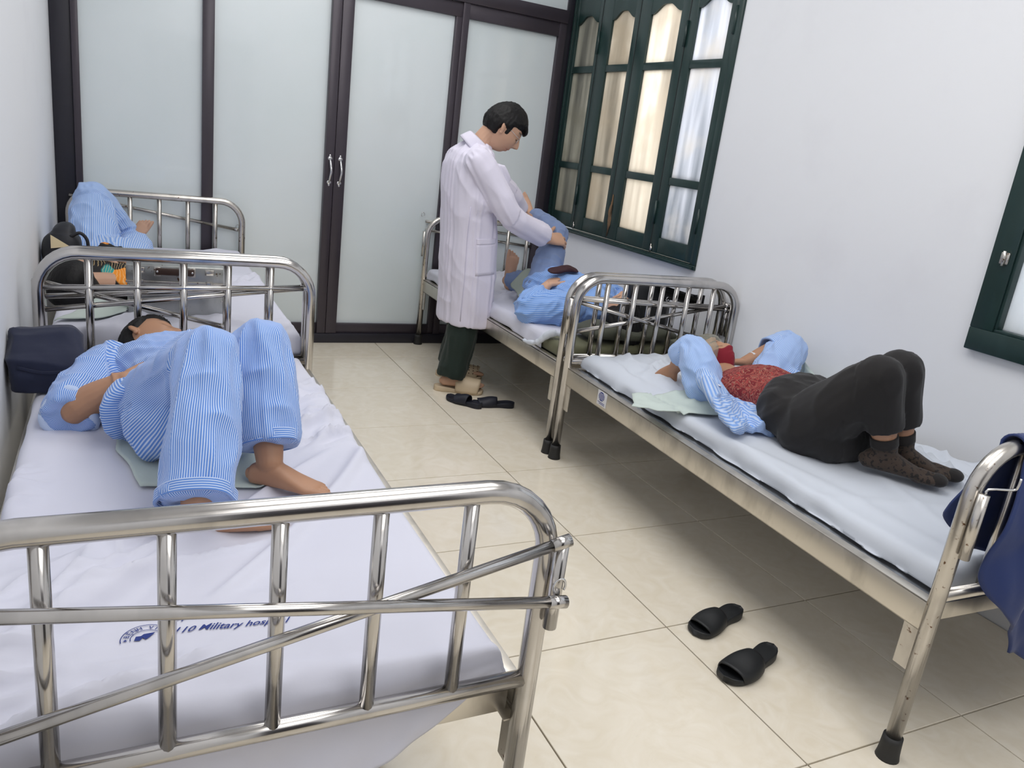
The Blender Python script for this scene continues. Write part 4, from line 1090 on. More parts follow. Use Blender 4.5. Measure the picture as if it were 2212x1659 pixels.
# ---- woman on the right hand bed
def woman_right():
    t = person('person in a red paisley top, black trousers and maroon mask on the right bed', (.66, -2.7, .53))
    up_ = V3(0, 0, 1)
    hc = V3(.715, -2.165, .622); fr = headframe((.16, -.38, .91), (.0, .92, .38)); sc = .93
    shN, shF = V3(.515, -2.40, .585), V3(.865, -2.345, .592)
    hN, hF = V3(.575, -2.86, .612), V3(.745, -2.82, .617)
    kN, kF = V3(.575, -3.075, .858), V3(.672, -3.065, .872)
    aN, aF = V3(.655, -3.098, .61), V3(.748, -3.085, .615)
    eN, wN = V3(.525, -2.245, .715), V3(.520, -2.165, .590)
    eF, wF = V3(1.06, -2.235, .715), V3(.845, -2.215, .630)
    dN, dF = nrm(V3(.62, -.78, 0)), nrm(V3(.60, -.80, 0))
    # near side is the person's right: facing up with the head away, right = -x
    body = [torso(shN, shF, hN, hF, up_, -.02), head_piece(hc, fr, sc), *ear_pieces(hc, fr, sc), chain([(hc-fr[2]*.05-fr[1]*.01, .05), ((shN+shF)/2+V3(0,.03,0), .052)], 'rr'),
            limb_body(shN, eN, wN, ARM), limb_body(shF, eF, wF, ARM), limb_body(hN, kN, aN, LEG), limb_body(hF, kF, aF, LEG),
            *foot(aN+V3(0,0,-.012), dN, up_, -1, .66), *foot(aF+V3(0,0,-.012), dF, up_, 1, .66),
            *hand(wN, nrm(V3(-.15, .25, -.35)), V3(-.8, -.5, .1), -1, (10, 15, 12), .0, .9), *hand(wF, nrm(V3(-.9, .35, -.1)), V3(.2, .2, .9), 1, (20, 30, 20), 0, .9)]
    body_obj(t, body, .0038, SKIN_TAN*1.12, hc, fr, sc)
    # mask
    D = head_dirs(60, 44); L = head_local(D); r, f, u = fr
    mk = sstep(.0, .02, D[..., 1]-.12)*sstep(-.020, -.030, L[..., 2]-.02*np.abs(L[..., 0])/.07+.006)*sstep(-.118, -.100, L[..., 2])
    off = mk*.007-(1-mk)*.006
    tent = .010*G(L[..., 0], .03)*G(L[..., 2]+.06, .05)*mk
    W = hc+((L+D*off[..., None]+np.stack([0*tent, tent, 0*tent], -1))*sc)@np.array(fr)
    part('face_mask', rings([W[i] for i in range(len(W))]), MT['maroon'], t)
    for s in (-1, 1): part('mask_loop', tube(catmull([hc+(r*s*.056+f*.055-u*.02)*sc, hc+(r*s*.078+f*.01+u*.014)*sc, hc+(r*s*.082-f*.014-u*.006)*sc], 4), .0018, 6), MT['maroon'], t)
    # grey hair and clear plastic cap
    def line(L, D):
        x, y, z = L[..., 0], L[..., 1], L[..., 2]; w = sstep(.01, .04, y)
        return w*sstep(.058, .07, z)+(1-w)*sstep(-.03, .0, z-np.maximum(0, y)*1.2)
    part('hair', hair_shell(hc, fr, sc, .010, line, 9.), MT['hair'], t)
    L2 = head_local(D); capm = sstep(.02, .05, L2[..., 2]-L2[..., 1]*.55+.02+.09*sstep(.01, .05, L2[..., 0]))
    cn = ridge(np.stack([D[..., 0]*6, D[..., 1]*6, D[..., 2]*6], -1).reshape(-1, 3)).reshape(capm.shape)
    W = hc+((L2*(1.0+capm[..., None]*(.16+.10*cn[..., None]))-D*((1-capm)*.012)[..., None])*sc)@np.array(fr)
    part('plastic_cap', rings([W[i] for i in range(len(W))]), MT['cap'], t, label='clear crinkled plastic hair cap')
    # paisley top
    tb = [((shN+shF)/2+V3(0,.05,0), (hN+hF)/2, V3(0,0,-1), .11, 20)]
    garment('paisley_top', t, [torso(shN, shF, hN, hF, up_, -.006, t0=.2, t1=1.08, belly=.012)], MT['paisley'], tb, .0065, 5, .005, ls=.07, lc=.06, seed=1.1)
    # open striped jacket: sleeves, back and two loose fronts
    n1 = nst(.07, .0045)
    jb = [(shN, eN, up_, 0, n1), (eN, wN, up_, 0, n1), (shF, eF, up_, 0, n1), (eF, wF, up_, 0, n1), ((shN+shF)/2, (hN+hF)/2, V3(0,0,-1), .05, nst(.18, .0045))]
    mid = lambda a, b, k: a*(1-k)+b*k
    jk = [chain([(shN+V3(-.01,.02,.005), .076), (mid(shN, eN, .5)+V3(-.012,0,0), .072), (eN+V3(-.006,0,-.018), .056), (mid(eN, wN, .35)+V3(-.016,.0,0), .052), (mid(eN, wN, .55)+V3(-.016,0,0), .050)], 'rf'),
          chain([(shF, .080), (mid(shF, eF, .55), .085), (eF+V3(-.01,0,-.022), .078), (mid(eF, wF, .30), .066)], 'rf'),
          ells([((shN+shF)/2+V3(0,.02,-.035), V3(.20,.02,0), V3(0,0,.06)), ((shN+shF)/2+V3(0,-.18,-.045), V3(.205,.02,0), V3(0,0,.055)), ((hN+hF)/2+V3(-.01,.10,-.055), V3(.21,.02,0), V3(0,0,.042))], 28, 4, 2.5, 'rf'),
          ells([(V3(.485,-2.40,.630), V3(.055,.02,-.02), V3(.01,0,.030)), (V3(.455,-2.50,.610), V3(.080,.02,-.040), V3(.012,0,.028)), (V3(.43,-2.62,.575), V3(.092,.02,-.030), V3(.006,0,.018)), (V3(.425,-2.74,.545), V3(.100,.03,-.014), V3(.004,0,.010))], 24, 5, 2.6, 'rf'),
          ells([(V3(.90,-2.36,.64), V3(.05,0,.02), V3(-.01,0,.03)), (V3(.93,-2.46,.59), V3(.05,0,.02), V3(-.008,0,.025)), (V3(.94,-2.58,.57), V3(.05,0,.01), V3(0,0,.02))], 20, 4, 2.5, 'rr')]
    garment('striped_jacket', t, jk, MT['stripe_soft'], jb, .006, 4, .0065, ls=.07, lc=.05, twist=6, seed=6.6, drape=.010, ld=.25)
    d = nrm(wF-eF); cuff(t, mid(eF, wF, .26), d, .068, .05, MT['stripe_soft'], 6, par=t, wob=.006)
    d = nrm(wN-eN)
    b = np.array([.437, -2.535, .640])
    part('button', blob(b, V3(.0085,0,-.003), V3(0,.0085,0), V3(.001,-.001,.003), 14, 7), MT['button'], t)
    # tape over a cannula at the far wrist
    q = mid(eF, wF, .80); d = nrm(wF-eF); s = nrm(np.cross(d, up_)); Q = np.zeros((8, 6, 3))
    for i in range(8):
        for j in range(6):
            a = R(20+100*i/7); Q[i, j] = q+d*(j/5-.5)*.04+(s*math.cos(a)+up_*math.sin(a))*.033
    part('tape', slab(Q, -grid_normals(Q), .002), MT['tape'], t, label='white tape on the wrist')
    # trousers
    heN, heF = mid(kN, aN, .74), mid(kF, aF, .74)
    bb = [(hN+V3(0,.03,0), kN, V3(0,0,-1), 0, 10), (kN, heN, V3(0,1,0), .01, 10), (hF+V3(0,.03,0), kF, V3(0,0,-1), 0, 10), (kF, heF, V3(0,1,0), .01, 10)]
    hm = (hN+hF)/2
    tr = [ells([(hm+V3(.0,.125,.004), V3(.196,.03,0), V3(0,0,.118)), (hm+V3(-.005,.02,-.005), V3(.182,.03,0), V3(0,0,.105)), (hm+V3(-.005,-.08,-.02), V3(.165,.02,0), V3(0,0,.10))], 32, 4, 2.2, 'rr')]
    for h, k, e, rr in ((hN, kN, heN, .100), (hF, kF, heF, .098)):
        tr += [chain([(h+V3(0,0,-.015), .112), (mid(h, k, .5)+V3(0,-.005,-.012), rr), (k+V3(0,0,-.01), .066)], 'rr'), chain([(k+V3(0,0,-.008), .066), (mid(k, e, .5), .062), (e, .056)], 'rf')]
    garment('trousers', t, tr, MT['black_trousers'], bb, .007, 5, .005, ls=.09, lc=.07, twist=3, seed=7.9, drape=.004)
    # socks
    for a, k, d, bg in ((aN, kN, dN, -1), (aF, kF, dF, 1)):
        ax = nrm(k-a)
        V, F = fuse([*[xf((g[0], g[1])) for g in foot(a, d, up_, bg, 1.0)[:1]], chain([(a+d*.11-up_*.058, .026), (a+d*.165-up_*.060, .021)], 'rr'), blob(a+d*.135-up_*.06, d*.05, nrm(np.cross(d, up_))*.043, up_*.018), chain([(a, .040), (a+ax*.040, .041)], 'rf')], .005, 4)
        part('sock', (V, F), MT['sock'], t)
        part('sock_band', chain([(a+ax*.012, .0420), (a+ax*.045, .0425)], 'ff'), MT['sock_dark'], t)
        part('sock_toe', blob(a+d*.168-up_*.058, d*.031, nrm(np.cross(d, up_))*.036, up_*.0205), MT['sock_dark'], t)
MT['cap'] = mat('clear_crinkled_plastic', srgb(226,222,204), .2, 0, Transmission_Weight=.75, IOR=1.2)
def paisley():
    m = mat('red_paisley_cotton', srgb(118,30,34), .85); ns, ls, b = nodes(m)
    tc = N(ns, 'ShaderNodeTexCoord')
    n = N(ns, 'ShaderNodeTexNoise'); n.inputs['Scale'].default_value = 26; n.inputs['Detail'].default_value = 1; n.inputs['Distortion'].default_value = 2.2
    ls.new(tc.outputs['Object'], n.inputs['Vector'])
    w = N(ns, 'ShaderNodeMath', operation='MULTIPLY'); ls.new(n.outputs[0], w.inputs[0]); w.inputs[1].default_value = 20
    s = N(ns, 'ShaderNodeMath', operation='SINE'); ls.new(w.outputs[0], s.inputs[0])
    rp = N(ns, 'ShaderNodeValToRGB'); e = rp.color_ramp.elements
    e[0].position = .42; e[0].color = (*srgb(116,26,32), 1); e[1].position = .58; e[1].color = (*srgb(172,138,114), 1)
    e2 = rp.color_ramp.elements.new(.80); e2.color = (*srgb(150,52,50), 1)
    mr = N(ns, 'ShaderNodeMapRange'); mr.inputs[1].default_value = -1; mr.inputs[2].default_value = 1
    ls.new(s.outputs[0], mr.inputs[0]); ls.new(mr.outputs[0], rp.inputs[0]); ls.new(rp.outputs[0], b.inputs['Base Color'])
    return m
MT['paisley'] = paisley()
woman_right()
# ---- patient under the window whose knee is held
def patient_window():
    t = person('person in a blue shirt lying under the window with one leg held up', (.66, -.95, .54))
    up_ = V3(0, 0, 1); mid = lambda a, b, k: np.asarray(a)*(1-k)+np.asarray(b)*k
    hc = V3(.735, -1.395, .640); fr = headframe((.16, .05, .98), (.03, -.99, .06)); sc = .98
    # head towards the camera: the person's right hand side is +x
    shN, shF = V3(.525, -1.235, .625), V3(.865, -1.205, .635)
    hN, hF = V3(.575, -.82, .625), V3(.745, -.80, .63)
    kN, aN = V3(.765, -.585, .918), V3(.745, -.285, .985)
    kF, aF = V3(.69, -.58, .625), V3(.600, -.345, .588)
    eN, wN = V3(.345, -1.135, .590), V3(.485, -1.055, .700)
    eF, wF = V3(.985, -1.03, .62), V3(.80, -.975, .735)
    dN = nrm(V3(-.30, .62, .55)); uN = nrm(V3(-.2, -.55, .8))
    dF = nrm(V3(.12, .20, .95))
    body = [torso(shN, shF, hN, hF, up_), head_piece(hc, fr, sc), *ear_pieces(hc, fr, sc), chain([(hc-fr[2]*.05-fr[1]*.012, .052), ((shN+shF)/2+V3(0,-.02,0), .055)], 'rr'),
            limb_body(shN, eN, wN, ARM), limb_body(shF, eF, wF, ARM), limb_body(hN, kN, aN, LEG), limb_body(hF, kF, aF, LEG),
            *foot(aN, nrm(V3(-.45, .35, .85)), nrm(V3(-.3, -.85, .2)), 1, .80), *foot(aF, dF, nrm(V3(.1, .95, -.2)), 1, .95),
            *hand(wN, nrm(V3(.75, .55, .28)), V3(-.3, .1, .9), 1, (20, 30, 20)), *hand(wF, nrm(V3(-.85, .35, .15)), V3(0, .2, .95), -1, (20, 30, 20))]
    body_obj(t, body, .004, SKIN, hc, fr, sc)
    # long black hair spread behind the head
    def line(L, D):
        x, y, z = L[..., 0], L[..., 1], L[..., 2]; w = sstep(.01, .04, y)
        return w*sstep(.048, .06, z)+(1-w)*sstep(-.03, .0, z-np.maximum(0, y)*1.2)
    hp = [hair_shell(hc, fr, sc, .016, line, 4.),
          ells([(hc+V3(-.01,.02,-.035), V3(.085,0,0), V3(0,0,.05)), (hc+V3(-.02,-.08,-.02), V3(.09,0,0), V3(0,0,.07)), (hc+V3(-.02,-.135,-.05), V3(.08,0,0), V3(0,0,.055)), (hc+V3(-.02,-.165,-.085), V3(.06,0,0), V3(0,0,.03))], 24, 4, 2.2, 'rr')]
    Vh, Fh = fuse(hp, .006, 3); nn = vnormals(Vh, Fh)
    Vh = Vh+nn*((ridge(np.stack([Vh[:, 0]*95, Vh[:, 1]*14, Vh[:, 2]*14], 1))-.5)*.008)[:, None]
    part('hair', (Vh, Fh), MT['hair'], t, label='long black hair')
    n1 = nst(.07, .008)
    tb = [((shN+shF)/2+V3(0,-.04,0), (hN+hF)/2, V3(0,0,-1), .10, nst(.17, .008)), (shN, eN, up_, 0, n1), (eN, wN, up_, 0, n1), (shF, eF, up_, 0, n1), (eF, wF, up_, 0, n1)]
    sh = [torso(shN, shF, hN, hF, up_, .022, t0=-.0, t1=1.06, belly=.02),
          chain([(shN+V3(.01,0,0), .080), (mid(shN, eN, .5), .086), (eN+V3(.005,0,.004), .074), (mid(eN, wN, .45), .060), (mid(eN, wN, .72), .047)], 'rf'),
          chain([(shF, .076), (mid(shF, eF, .5), .076), (eF, .066), (mid(eF, wF, .45), .056), (mid(eF, wF, .75), .046)], 'rf'),
          ells([(V3(.53,-1.06,.605), V3(.10,0,0), V3(0,0,.07)), (V3(.545,-.93,.60), V3(.10,0,0), V3(0,0,.06))], 20, 4, 2.2, 'rr')]
    garment('shirt', t, sh, MT['stripe_shirt'], tb, .006, 4, .011, ls=.06, lc=.055, twist=7, seed=3.7, drape=.010, ld=.25)
    bb = [(hN, kN, up_, 0, 10), (kN, aN, up_, 0, 10), (hF, kF, up_, 0, 10), (kF, aF, up_, 0, 10)]
    hm = (hN+hF)/2; eNn, eFf = mid(kN, aN, .88), mid(kF, aF, .86)
    tr = [ells([(hm+V3(0,-.10,0), V3(.165,0,0), V3(0,0,.105)), (hm, V3(.175,0,0), V3(0,0,.11)), (hm+V3(0,.09,-.01), V3(.155,0,0), V3(0,0,.09))], 32, 4, 2.2, 'rr'),
          chain([(hN+V3(0,-.01,0), .098), (mid(hN, kN, .55), .083), (kN+V3(0,0,-.004), .066)], 'rr'), chain([(kN, .066), (mid(kN, eNn, .5), .066), (eNn, .058)], 'rf'),
          chain([(hF, .098), (mid(hF, kF, .5), .084), (kF, .070)], 'rr'), chain([(kF, .070), (mid(kF, eFf, .5), .067), (eFf, .062)], 'rf'),
          ells([(mid(kN, aN, .25)+V3(-.02,-.01,-.03), V3(.03,0,.02), V3(-.02,.0,.045)), (mid(kN, aN, .5)+V3(-.025,0,-.045), V3(.028,0,.02), V3(-.02,0,.05)), (mid(kN, aN, .7)+V3(-.02,0,-.03), V3(.025,0,.02), V3(-.015,0,.035))], 18, 4, 2, 'rr')]
    garment('trousers', t, tr, MT['blue_plain'], bb, .006, 5, .007, ls=.05, lc=.07, twist=2, seed=9.3, drape=.004)
patient_window()

# ---- patient in the far left corner, mostly behind the bags
def patient_corner():
    t = person('person with one blue trouser knee raised in the far left corner', (-1.58, -.6, .58))
    up_ = V3(0, 0, 1); mid = lambda a, b, k: np.asarray(a)*(1-k)+np.asarray(b)*k
    hc = V3(-1.700, -1.10, .645); fr = headframe((.25, .15, .95), (-.03, -.97, .2)); sc = .98
    shL, shR = V3(-1.735, -.93, .605), V3(-1.405, -.91, .605)       # image left is the person's left
    hL, hR = V3(-1.655, -.44, .635), V3(-1.485, -.42, .625)
    kL, aL = V3(-1.655, -.155, .878), V3(-1.520, .06, .628)
    kR, aR = V3(-1.46, -.14, .640), V3(-1.480, .04, .630)
    eL, wL = V3(-1.735, -.76, .66), V3(-1.60, -.84, .715)
    eR, wR = V3(-1.40, -.80, .63), V3(-1.50, -.79, .71)
    body = [torso(shR, shL, hR, hL, up_, -.02), head_piece(hc, fr, sc), *ear_pieces(hc, fr, sc), chain([(hc-fr[2]*.05-fr[1]*.012, .052), ((shL+shR)/2+V3(0,-.02,0), .055)], 'rr'),
            limb_body(shL, eL, wL, ARM), limb_body(shR, eR, wR, ARM), limb_body(hL, kL, aL, LEG), limb_body(hR, kR, aR, LEG),
            *foot(aR+V3(-.010, .0, .01), nrm(V3(.52, .10, .85)), nrm(V3(-.35, -.90, .2)), 1, .85), *foot(aL, nrm(V3(.9, .22, -.08)), nrm(V3(.05, .2, .95)), 1, .95),
            *hand(wL, nrm(V3(.85, .2, -.1)), V3(0, -.3, .9), 1, (20, 30, 20)), *hand(wR, nrm(V3(-.8, .2, .05)), V3(0, -.3, .9), -1, (20, 30, 20))]
    body_obj(t, body, .0036, SKIN*.92, hc, fr, sc)
    def line(L, D):
        x, y, z = L[..., 0], L[..., 1], L[..., 2]; w = sstep(.01, .04, y)
        return w*sstep(.03, .045, z)+(1-w)*sstep(-.05, -.02, z-np.maximum(0, y)*1.2)
    hp = [hair_shell(hc, fr, sc, .018, line, 4.), blob(hc+V3(0,-.04,-.02), V3(.10,0,0), V3(0,.09,0), V3(0,0,.085), 24, 14), blob(hc+V3(.12,-.03,-.05), V3(.12,0,0), V3(0,.07,0), V3(0,0,.045), 24, 14)]
    part('hair', fuse(hp, .007, 4), MT['hair'], t)
    tb = [((shL+shR)/2, (hL+hR)/2, V3(0,0,-1), .1, 12)]
    V, F = fuse([torso(shR, shL, hR, hL, up_, -.008, t0=-.02, t1=1.06, belly=.0, wmul=1.0)], .007, 5)
    V, F = folds(V, F, tb, .008)
    part('floral_top', (V, F), MT['floral'], t, label='black top with orange and teal flowers')
    bb = [(hL, kL, V3(0,0,-1), 0, nst(.1, .0085)), (kL, aL, V3(0,1,0), .01, nst(.09, .0085)), (hR, kR, V3(0,0,-1), 0, nst(.09, .0085)), (kR, aR, V3(0,0,-1), 0, nst(.08, .0085))]
    hm = (hL+hR)/2; eL_, eR_ = mid(kL, aL, .80), mid(kR, aR, .88)
    tr = [ells([(hm+V3(0,-.08,0), V3(.165,0,0), V3(0,0,.105)), (hm, V3(.175,0,0), V3(0,0,.11)), (hm+V3(0,.08,-.01), V3(.155,0,0), V3(0,0,.09))], 32, 4, 2.2, 'rr'),
          chain([(hL, .105), (mid(hL, kL, .5)+V3(.01,0,-.02), .112), (kL+V3(.005,0,-.004), .082)], 'rr'), chain([(kL+V3(.005,0,-.004), .082), (mid(kL, eL_, .5)+V3(.005,-.01,0), .100), (eL_+V3(0,-.01,0), .098)], 'rf'),
          chain([(hR, .100), (mid(hR, kR, .5), .090), (kR, .078)], 'rr'), chain([(kR, .078), (mid(kR, eR_, .5), .072), (eR_, .068)], 'rf')]
    garment('trousers', t, tr, MT['stripe_soft'], bb, .0065, 5, .009, ls=.10, lc=.07, twist=5, seed=1.9, drape=.010)
def floral():
    m = mat('black_floral_print', srgb(20,18,20), .8); ns, ls, b = nodes(m)
    tc = N(ns, 'ShaderNodeTexCoord')
    src = tc.outputs['Object']
    nz = N(ns, 'ShaderNodeTexNoise'); nz.inputs['Scale'].default_value = 9
    ls.new(src, nz.inputs['Vector'])
    mxv = N(ns, 'ShaderNodeVectorMath', operation='MULTIPLY_ADD'); ls.new(nz.outputs['Color'], mxv.inputs[0]); mxv.inputs[1].default_value = (.06, .06, .06); ls.new(src, mxv.inputs[2])
    vo = N(ns, 'ShaderNodeTexVoronoi'); vo.inputs['Scale'].default_value = 11
    ls.new(mxv.outputs[0], vo.inputs['Vector'])
    sp = N(ns, 'ShaderNodeSeparateColor'); ls.new(vo.outputs['Color'], sp.inputs[0])
    rp = N(ns, 'ShaderNodeValToRGB'); rp.color_ramp.interpolation = 'CONSTANT'; e = rp.color_ramp.elements
    e[0].position = 0; e[0].color = (*srgb(230,140,34), 1); e[1].position = .42; e[1].color = (*srgb(40,148,146), 1)
    k = e.new(.74); k.color = (*srgb(22,20,22), 1)
    ls.new(sp.outputs[0], rp.inputs[0])
    mr = N(ns, 'ShaderNodeMapRange'); mr.inputs[1].default_value = .50; mr.inputs[2].default_value = .56
    ls.new(vo.outputs['Distance'], mr.inputs[0])
    mx = N(ns, 'ShaderNodeMix', data_type='RGBA'); ls.new(mr.outputs[0], mx.inputs[0]); ls.new(rp.outputs[0], mx.inputs[6]); mx.inputs[7].default_value = (*srgb(20,18,20), 1)
    # paler petal veins
    w = N(ns, 'ShaderNodeTexWave'); w.inputs['Scale'].default_value = 26; w.inputs['Distortion'].default_value = 4
    ls.new(mxv.outputs[0], w.inputs['Vector'])
    m2 = N(ns, 'ShaderNodeMapRange'); m2.inputs[1].default_value = .82; m2.inputs[2].default_value = .95; m2.inputs[4].default_value = .5
    ls.new(w.outputs[1], m2.inputs[0])
    inv = N(ns, 'ShaderNodeMath', operation='SUBTRACT'); inv.inputs[0].default_value = 1; ls.new(mr.outputs[0], inv.inputs[1])
    mu = N(ns, 'ShaderNodeMath', operation='MULTIPLY'); ls.new(m2.outputs[0], mu.inputs[0]); ls.new(inv.outputs[0], mu.inputs[1])
    my = N(ns, 'ShaderNodeMix', data_type='RGBA'); ls.new(mu.outputs[0], my.inputs[0]); ls.new(mx.outputs[2], my.inputs[6]); my.inputs[7].default_value = (*srgb(236,206,150), 1)
    ls.new(my.outputs[2], b.inputs['Base Color'])
    return m
MT['floral'] = floral()
patient_corner()
# ------------------------------------------------------------------ slippers on the floor
def loose_slipper(nm, label, heel, toe, big, m, group, **kw):
    heel, toe = V3(*heel, 0), V3(*toe, 0)
    o = slipper(nm, (heel+toe)/2, toe-heel, big, m, None, length=float(np.linalg.norm(toe-heel)), **kw)
    tag(o, label, 'slipper', group); return o
s1 = loose_slipper('slipper', 'black rubber slipper on the floor, the one farther from the camera', (.292, -3.005), (.052, -3.062), 1, MT['slip_black'], 'black slippers beside the right bed', strap=(.46, .90), wide=1.12)
s2 = loose_slipper('slipper', 'black rubber slipper on the floor, the one nearer the camera', (.250, -3.205), (-.005, -3.280), -1, MT['slip_black'], 'black slippers beside the right bed', strap=(.46, .90), wide=1.12)
loose_slipper('slipper', 'navy slipper lying askew, left one of the navy pair by the cream slippers', (.215, -1.005), (.085, -.815), -1, MT['slip_navy'], 'navy slippers by the standing person', strap=(.35, .72))
loose_slipper('slipper', 'navy slipper lying crosswise, right one of the navy pair, nearer the beds', (.415, -1.000), (.185, -.935), 1, MT['slip_navy'], 'navy slippers by the standing person', strap=(.42, .88))
# ------------------------------------------------------------------ bags
def soft(name, pieces, m, label, cat, voxel=.006, amp=.008, freq=9., smooth=5, group=None, seed=1.):
    V, F = fuse(pieces, voxel, smooth); nn = vnormals(V, F)
    d = (fbm(V*freq+seed, 3)-.5)*amp*1.6+(np.maximum(ridge(V*freq*.8+seed*3)-.6, 0)/.4)**1.5*amp
    V = V+nn*d[:, None]
    o = part(name, (V, F), m, None)
    tag(o, label, cat, group); return o, V, F
X, Y_, Z_ = V3(1,0,0), V3(0,1,0), V3(0,0,1)
o, V, F = soft('cloth_bag', [ells([(V3(-1.730,-2.02,.520), X*.092, Y_*.080), (V3(-1.728,-2.02,.575), X*.097, Y_*.088), (V3(-1.730,-2.01,.63), X*.094, Y_*.078), (V3(-1.738,-1.985,.668), X*.083, Y_*.055), (V3(-1.742,-1.98,.680), X*.078, Y_*.045)], 40, 4, 7, 'ff'),
      ells([(V3(-1.645,-2.0,.575), Y_*.07, Z_*.03), (V3(-1.615,-1.98,.575), Y_*.05, Z_*.02), (V3(-1.595,-1.97,.575), Y_*.02, Z_*.008)], 16, 3, 2, 'rr')], MT['navy'], 'slumped navy cloth bag against the left wall on the nearest bed', 'bag', amp=.012, freq=9, smooth=2)
B = bvh_of(V, F); n = 14; Q = np.zeros((n, 5, 3))
for i in range(n):
    for j in range(5):
        Q[i, j] = (-1.80+.15*i/(n-1), -2.6, .595+.010*j/4-.015*math.sin(i/(n-1)*3))
part('flap_edge', patch_on(B, Q, (0, 1, 0), .003, .003), MT['navy'], o)
o, V, F = soft('shoulder_bag', [ells([(V3(-1.755,-.78,.60), X*.065, Y_*.11), (V3(-1.752,-.78,.69), X*.070, Y_*.115), (V3(-1.750,-.78,.765), X*.066, Y_*.10), (V3(-1.745,-.78,.795), X*.045, Y_*.075)], 28, 4, 2.8, 'rr')], MT['black_bag'], 'black bag with a cream tag leaning on the left wall', 'bag', amp=.008, freq=10)
part('strap', tube(catmull([(-1.715,-.86,.79), (-1.68,-.86,.808), (-1.655,-.86,.785), (-1.648,-.86,.745)], 5), .007, 8), MT['black_bag'], o)
th = [(-1.785,-.905,.745), (-1.785,-.90,.80), (-1.715,-.90,.755)]
P3 = np.array([[th[0], th[0]], [th[1], th[2]]], float)
Q = np.array([[P3[0,0]*(1-a)*(1)+ (P3[1,0]*(1-b)+P3[1,1]*b)*a for b in np.linspace(0,1,5)] for a in np.linspace(0,1,5)])
part('paper_tag', slab(Q, V3(0,-1,0), .002), mat('cream_tag', srgb(222,206,168), .7), o, False, label='cream paper tag')
o, V, F = soft('sling_bag', [ells([(V3(.99,-1.285,.575), X*.125, Y_*.055), (V3(.985,-1.285,.66), X*.125, Y_*.05), (V3(.955,-1.28,.735), X*.11, Y_*.045), (V3(.925,-1.275,.782), X*.07, Y_*.035)], 28, 4, 3, 'rr'),
      blob((.855,-1.32,.66), X*.05, Y_*.04, Z_*.035)], MT['black_leather'], 'black leather sling bag beside the patient under the window', 'bag', amp=.006, freq=10)
B = bvh_of(V, F)
Q = np.array([[(.86+.22*i/9, -1.6, .70+.09*j/6-.02*math.sin(i/9*3.1)*(1-j/6)) for j in range(7)] for i in range(10)])
part('flap', patch_on(B, Q, (0, 1, 0), .008, .006), MT['black_leather'], o)
part('buckle', tube(catmull([(.835,-1.345,.655), (.845,-1.352,.685), (.865,-1.352,.690), (.862,-1.347,.660), (.835,-1.345,.655)], 4), .004, 8), MT['white_metal'], o)
part('buckle', tube(catmull([(1.05,-1.342,.71), (1.06,-1.348,.725), (1.075,-1.345,.71), (1.06,-1.345,.695), (1.05,-1.342,.71)], 4), .004, 8), MT['white_metal'], o)
part('strap', tube(catmull([(.845,-1.34,.66), (.80,-1.36,.60), (.82,-1.33,.56), (.90,-1.35,.555)], 5), .006, 8), MT['black_leather'], o)
o, V, F = soft('folded_cap', [ells([(V3(.560,-1.00,.775), V3(.05,.03,0), V3(-.01,.03,.012)), (V3(.63,-1.0,.79), V3(.02,.04,0), V3(0,.01,.016)), (V3(.69,-.99,.78), V3(.015,.04,0), V3(0,.01,.010))], 18, 4, 2.2, 'rr')], MT['dark_maroon'], 'dark maroon cloth held on the belly of the patient under the window', 'cloth', .005, .003, 14)
# ------------------------------------------------------------------ metal box
bx = thing('metal_box', 'dented sheet metal box with a brown handle on the far left bed', 'box', (-1.330, -1.300, .584))
bx.rotation_euler = (0, 0, R(-2)); ML = MT['box_steel'] = steel('dull_box_steel', (.46,.47,.46), .33, .2)
b0 = lambda nm, g, m, **k: sharp(part(nm, g, m, bx, True, False, **k))
b0('box_body', box(-.172, .172, -.115, .115, 0, .138, .006), ML); b0('box_lid', box(-.176, .176, -.119, .119, .140, .205, .008), ML)
b0('seam_strip', box(-.177, .177, -.1215, -.116, .134, .144, .002), MT['steel_worn'])
hd = b0('handle', box(-.075, .062, -.140, -.128, .170, .197, .006), mat('brown_bakelite_handle', srgb(58,38,30), .45), label='dark brown handle')
for x in (-.068, .055):
    b0('handle_mount', box(x-.012, x+.012, -.134, -.118, .165, .200, .003), MT['steel_worn'])
    b0('rivet', blob((x, -.141, .184), V3(.004,0,0), V3(0,.002,0), V3(0,0,.004), 10, 6), MT['white_metal'])
for x in (-.128, .118): b0('latch', merge(box(x-.017, x+.017, -.125, -.118, .172, .195, .003), tube([(x-.012,-.127,.176), (x+.012,-.127,.176)], .004, 8), box(x-.012, x+.012, -.124, -.117, .130, .148, .002)), MT['steel_worn'])
for x in (-.170, .170):
    for z in (.01, .07, .125): b0('rivet', blob((x*.97, -.1165, z), V3(.004,0,0), V3(0,.0025,0), V3(0,0,.004), 8, 5), MT['steel_worn'])
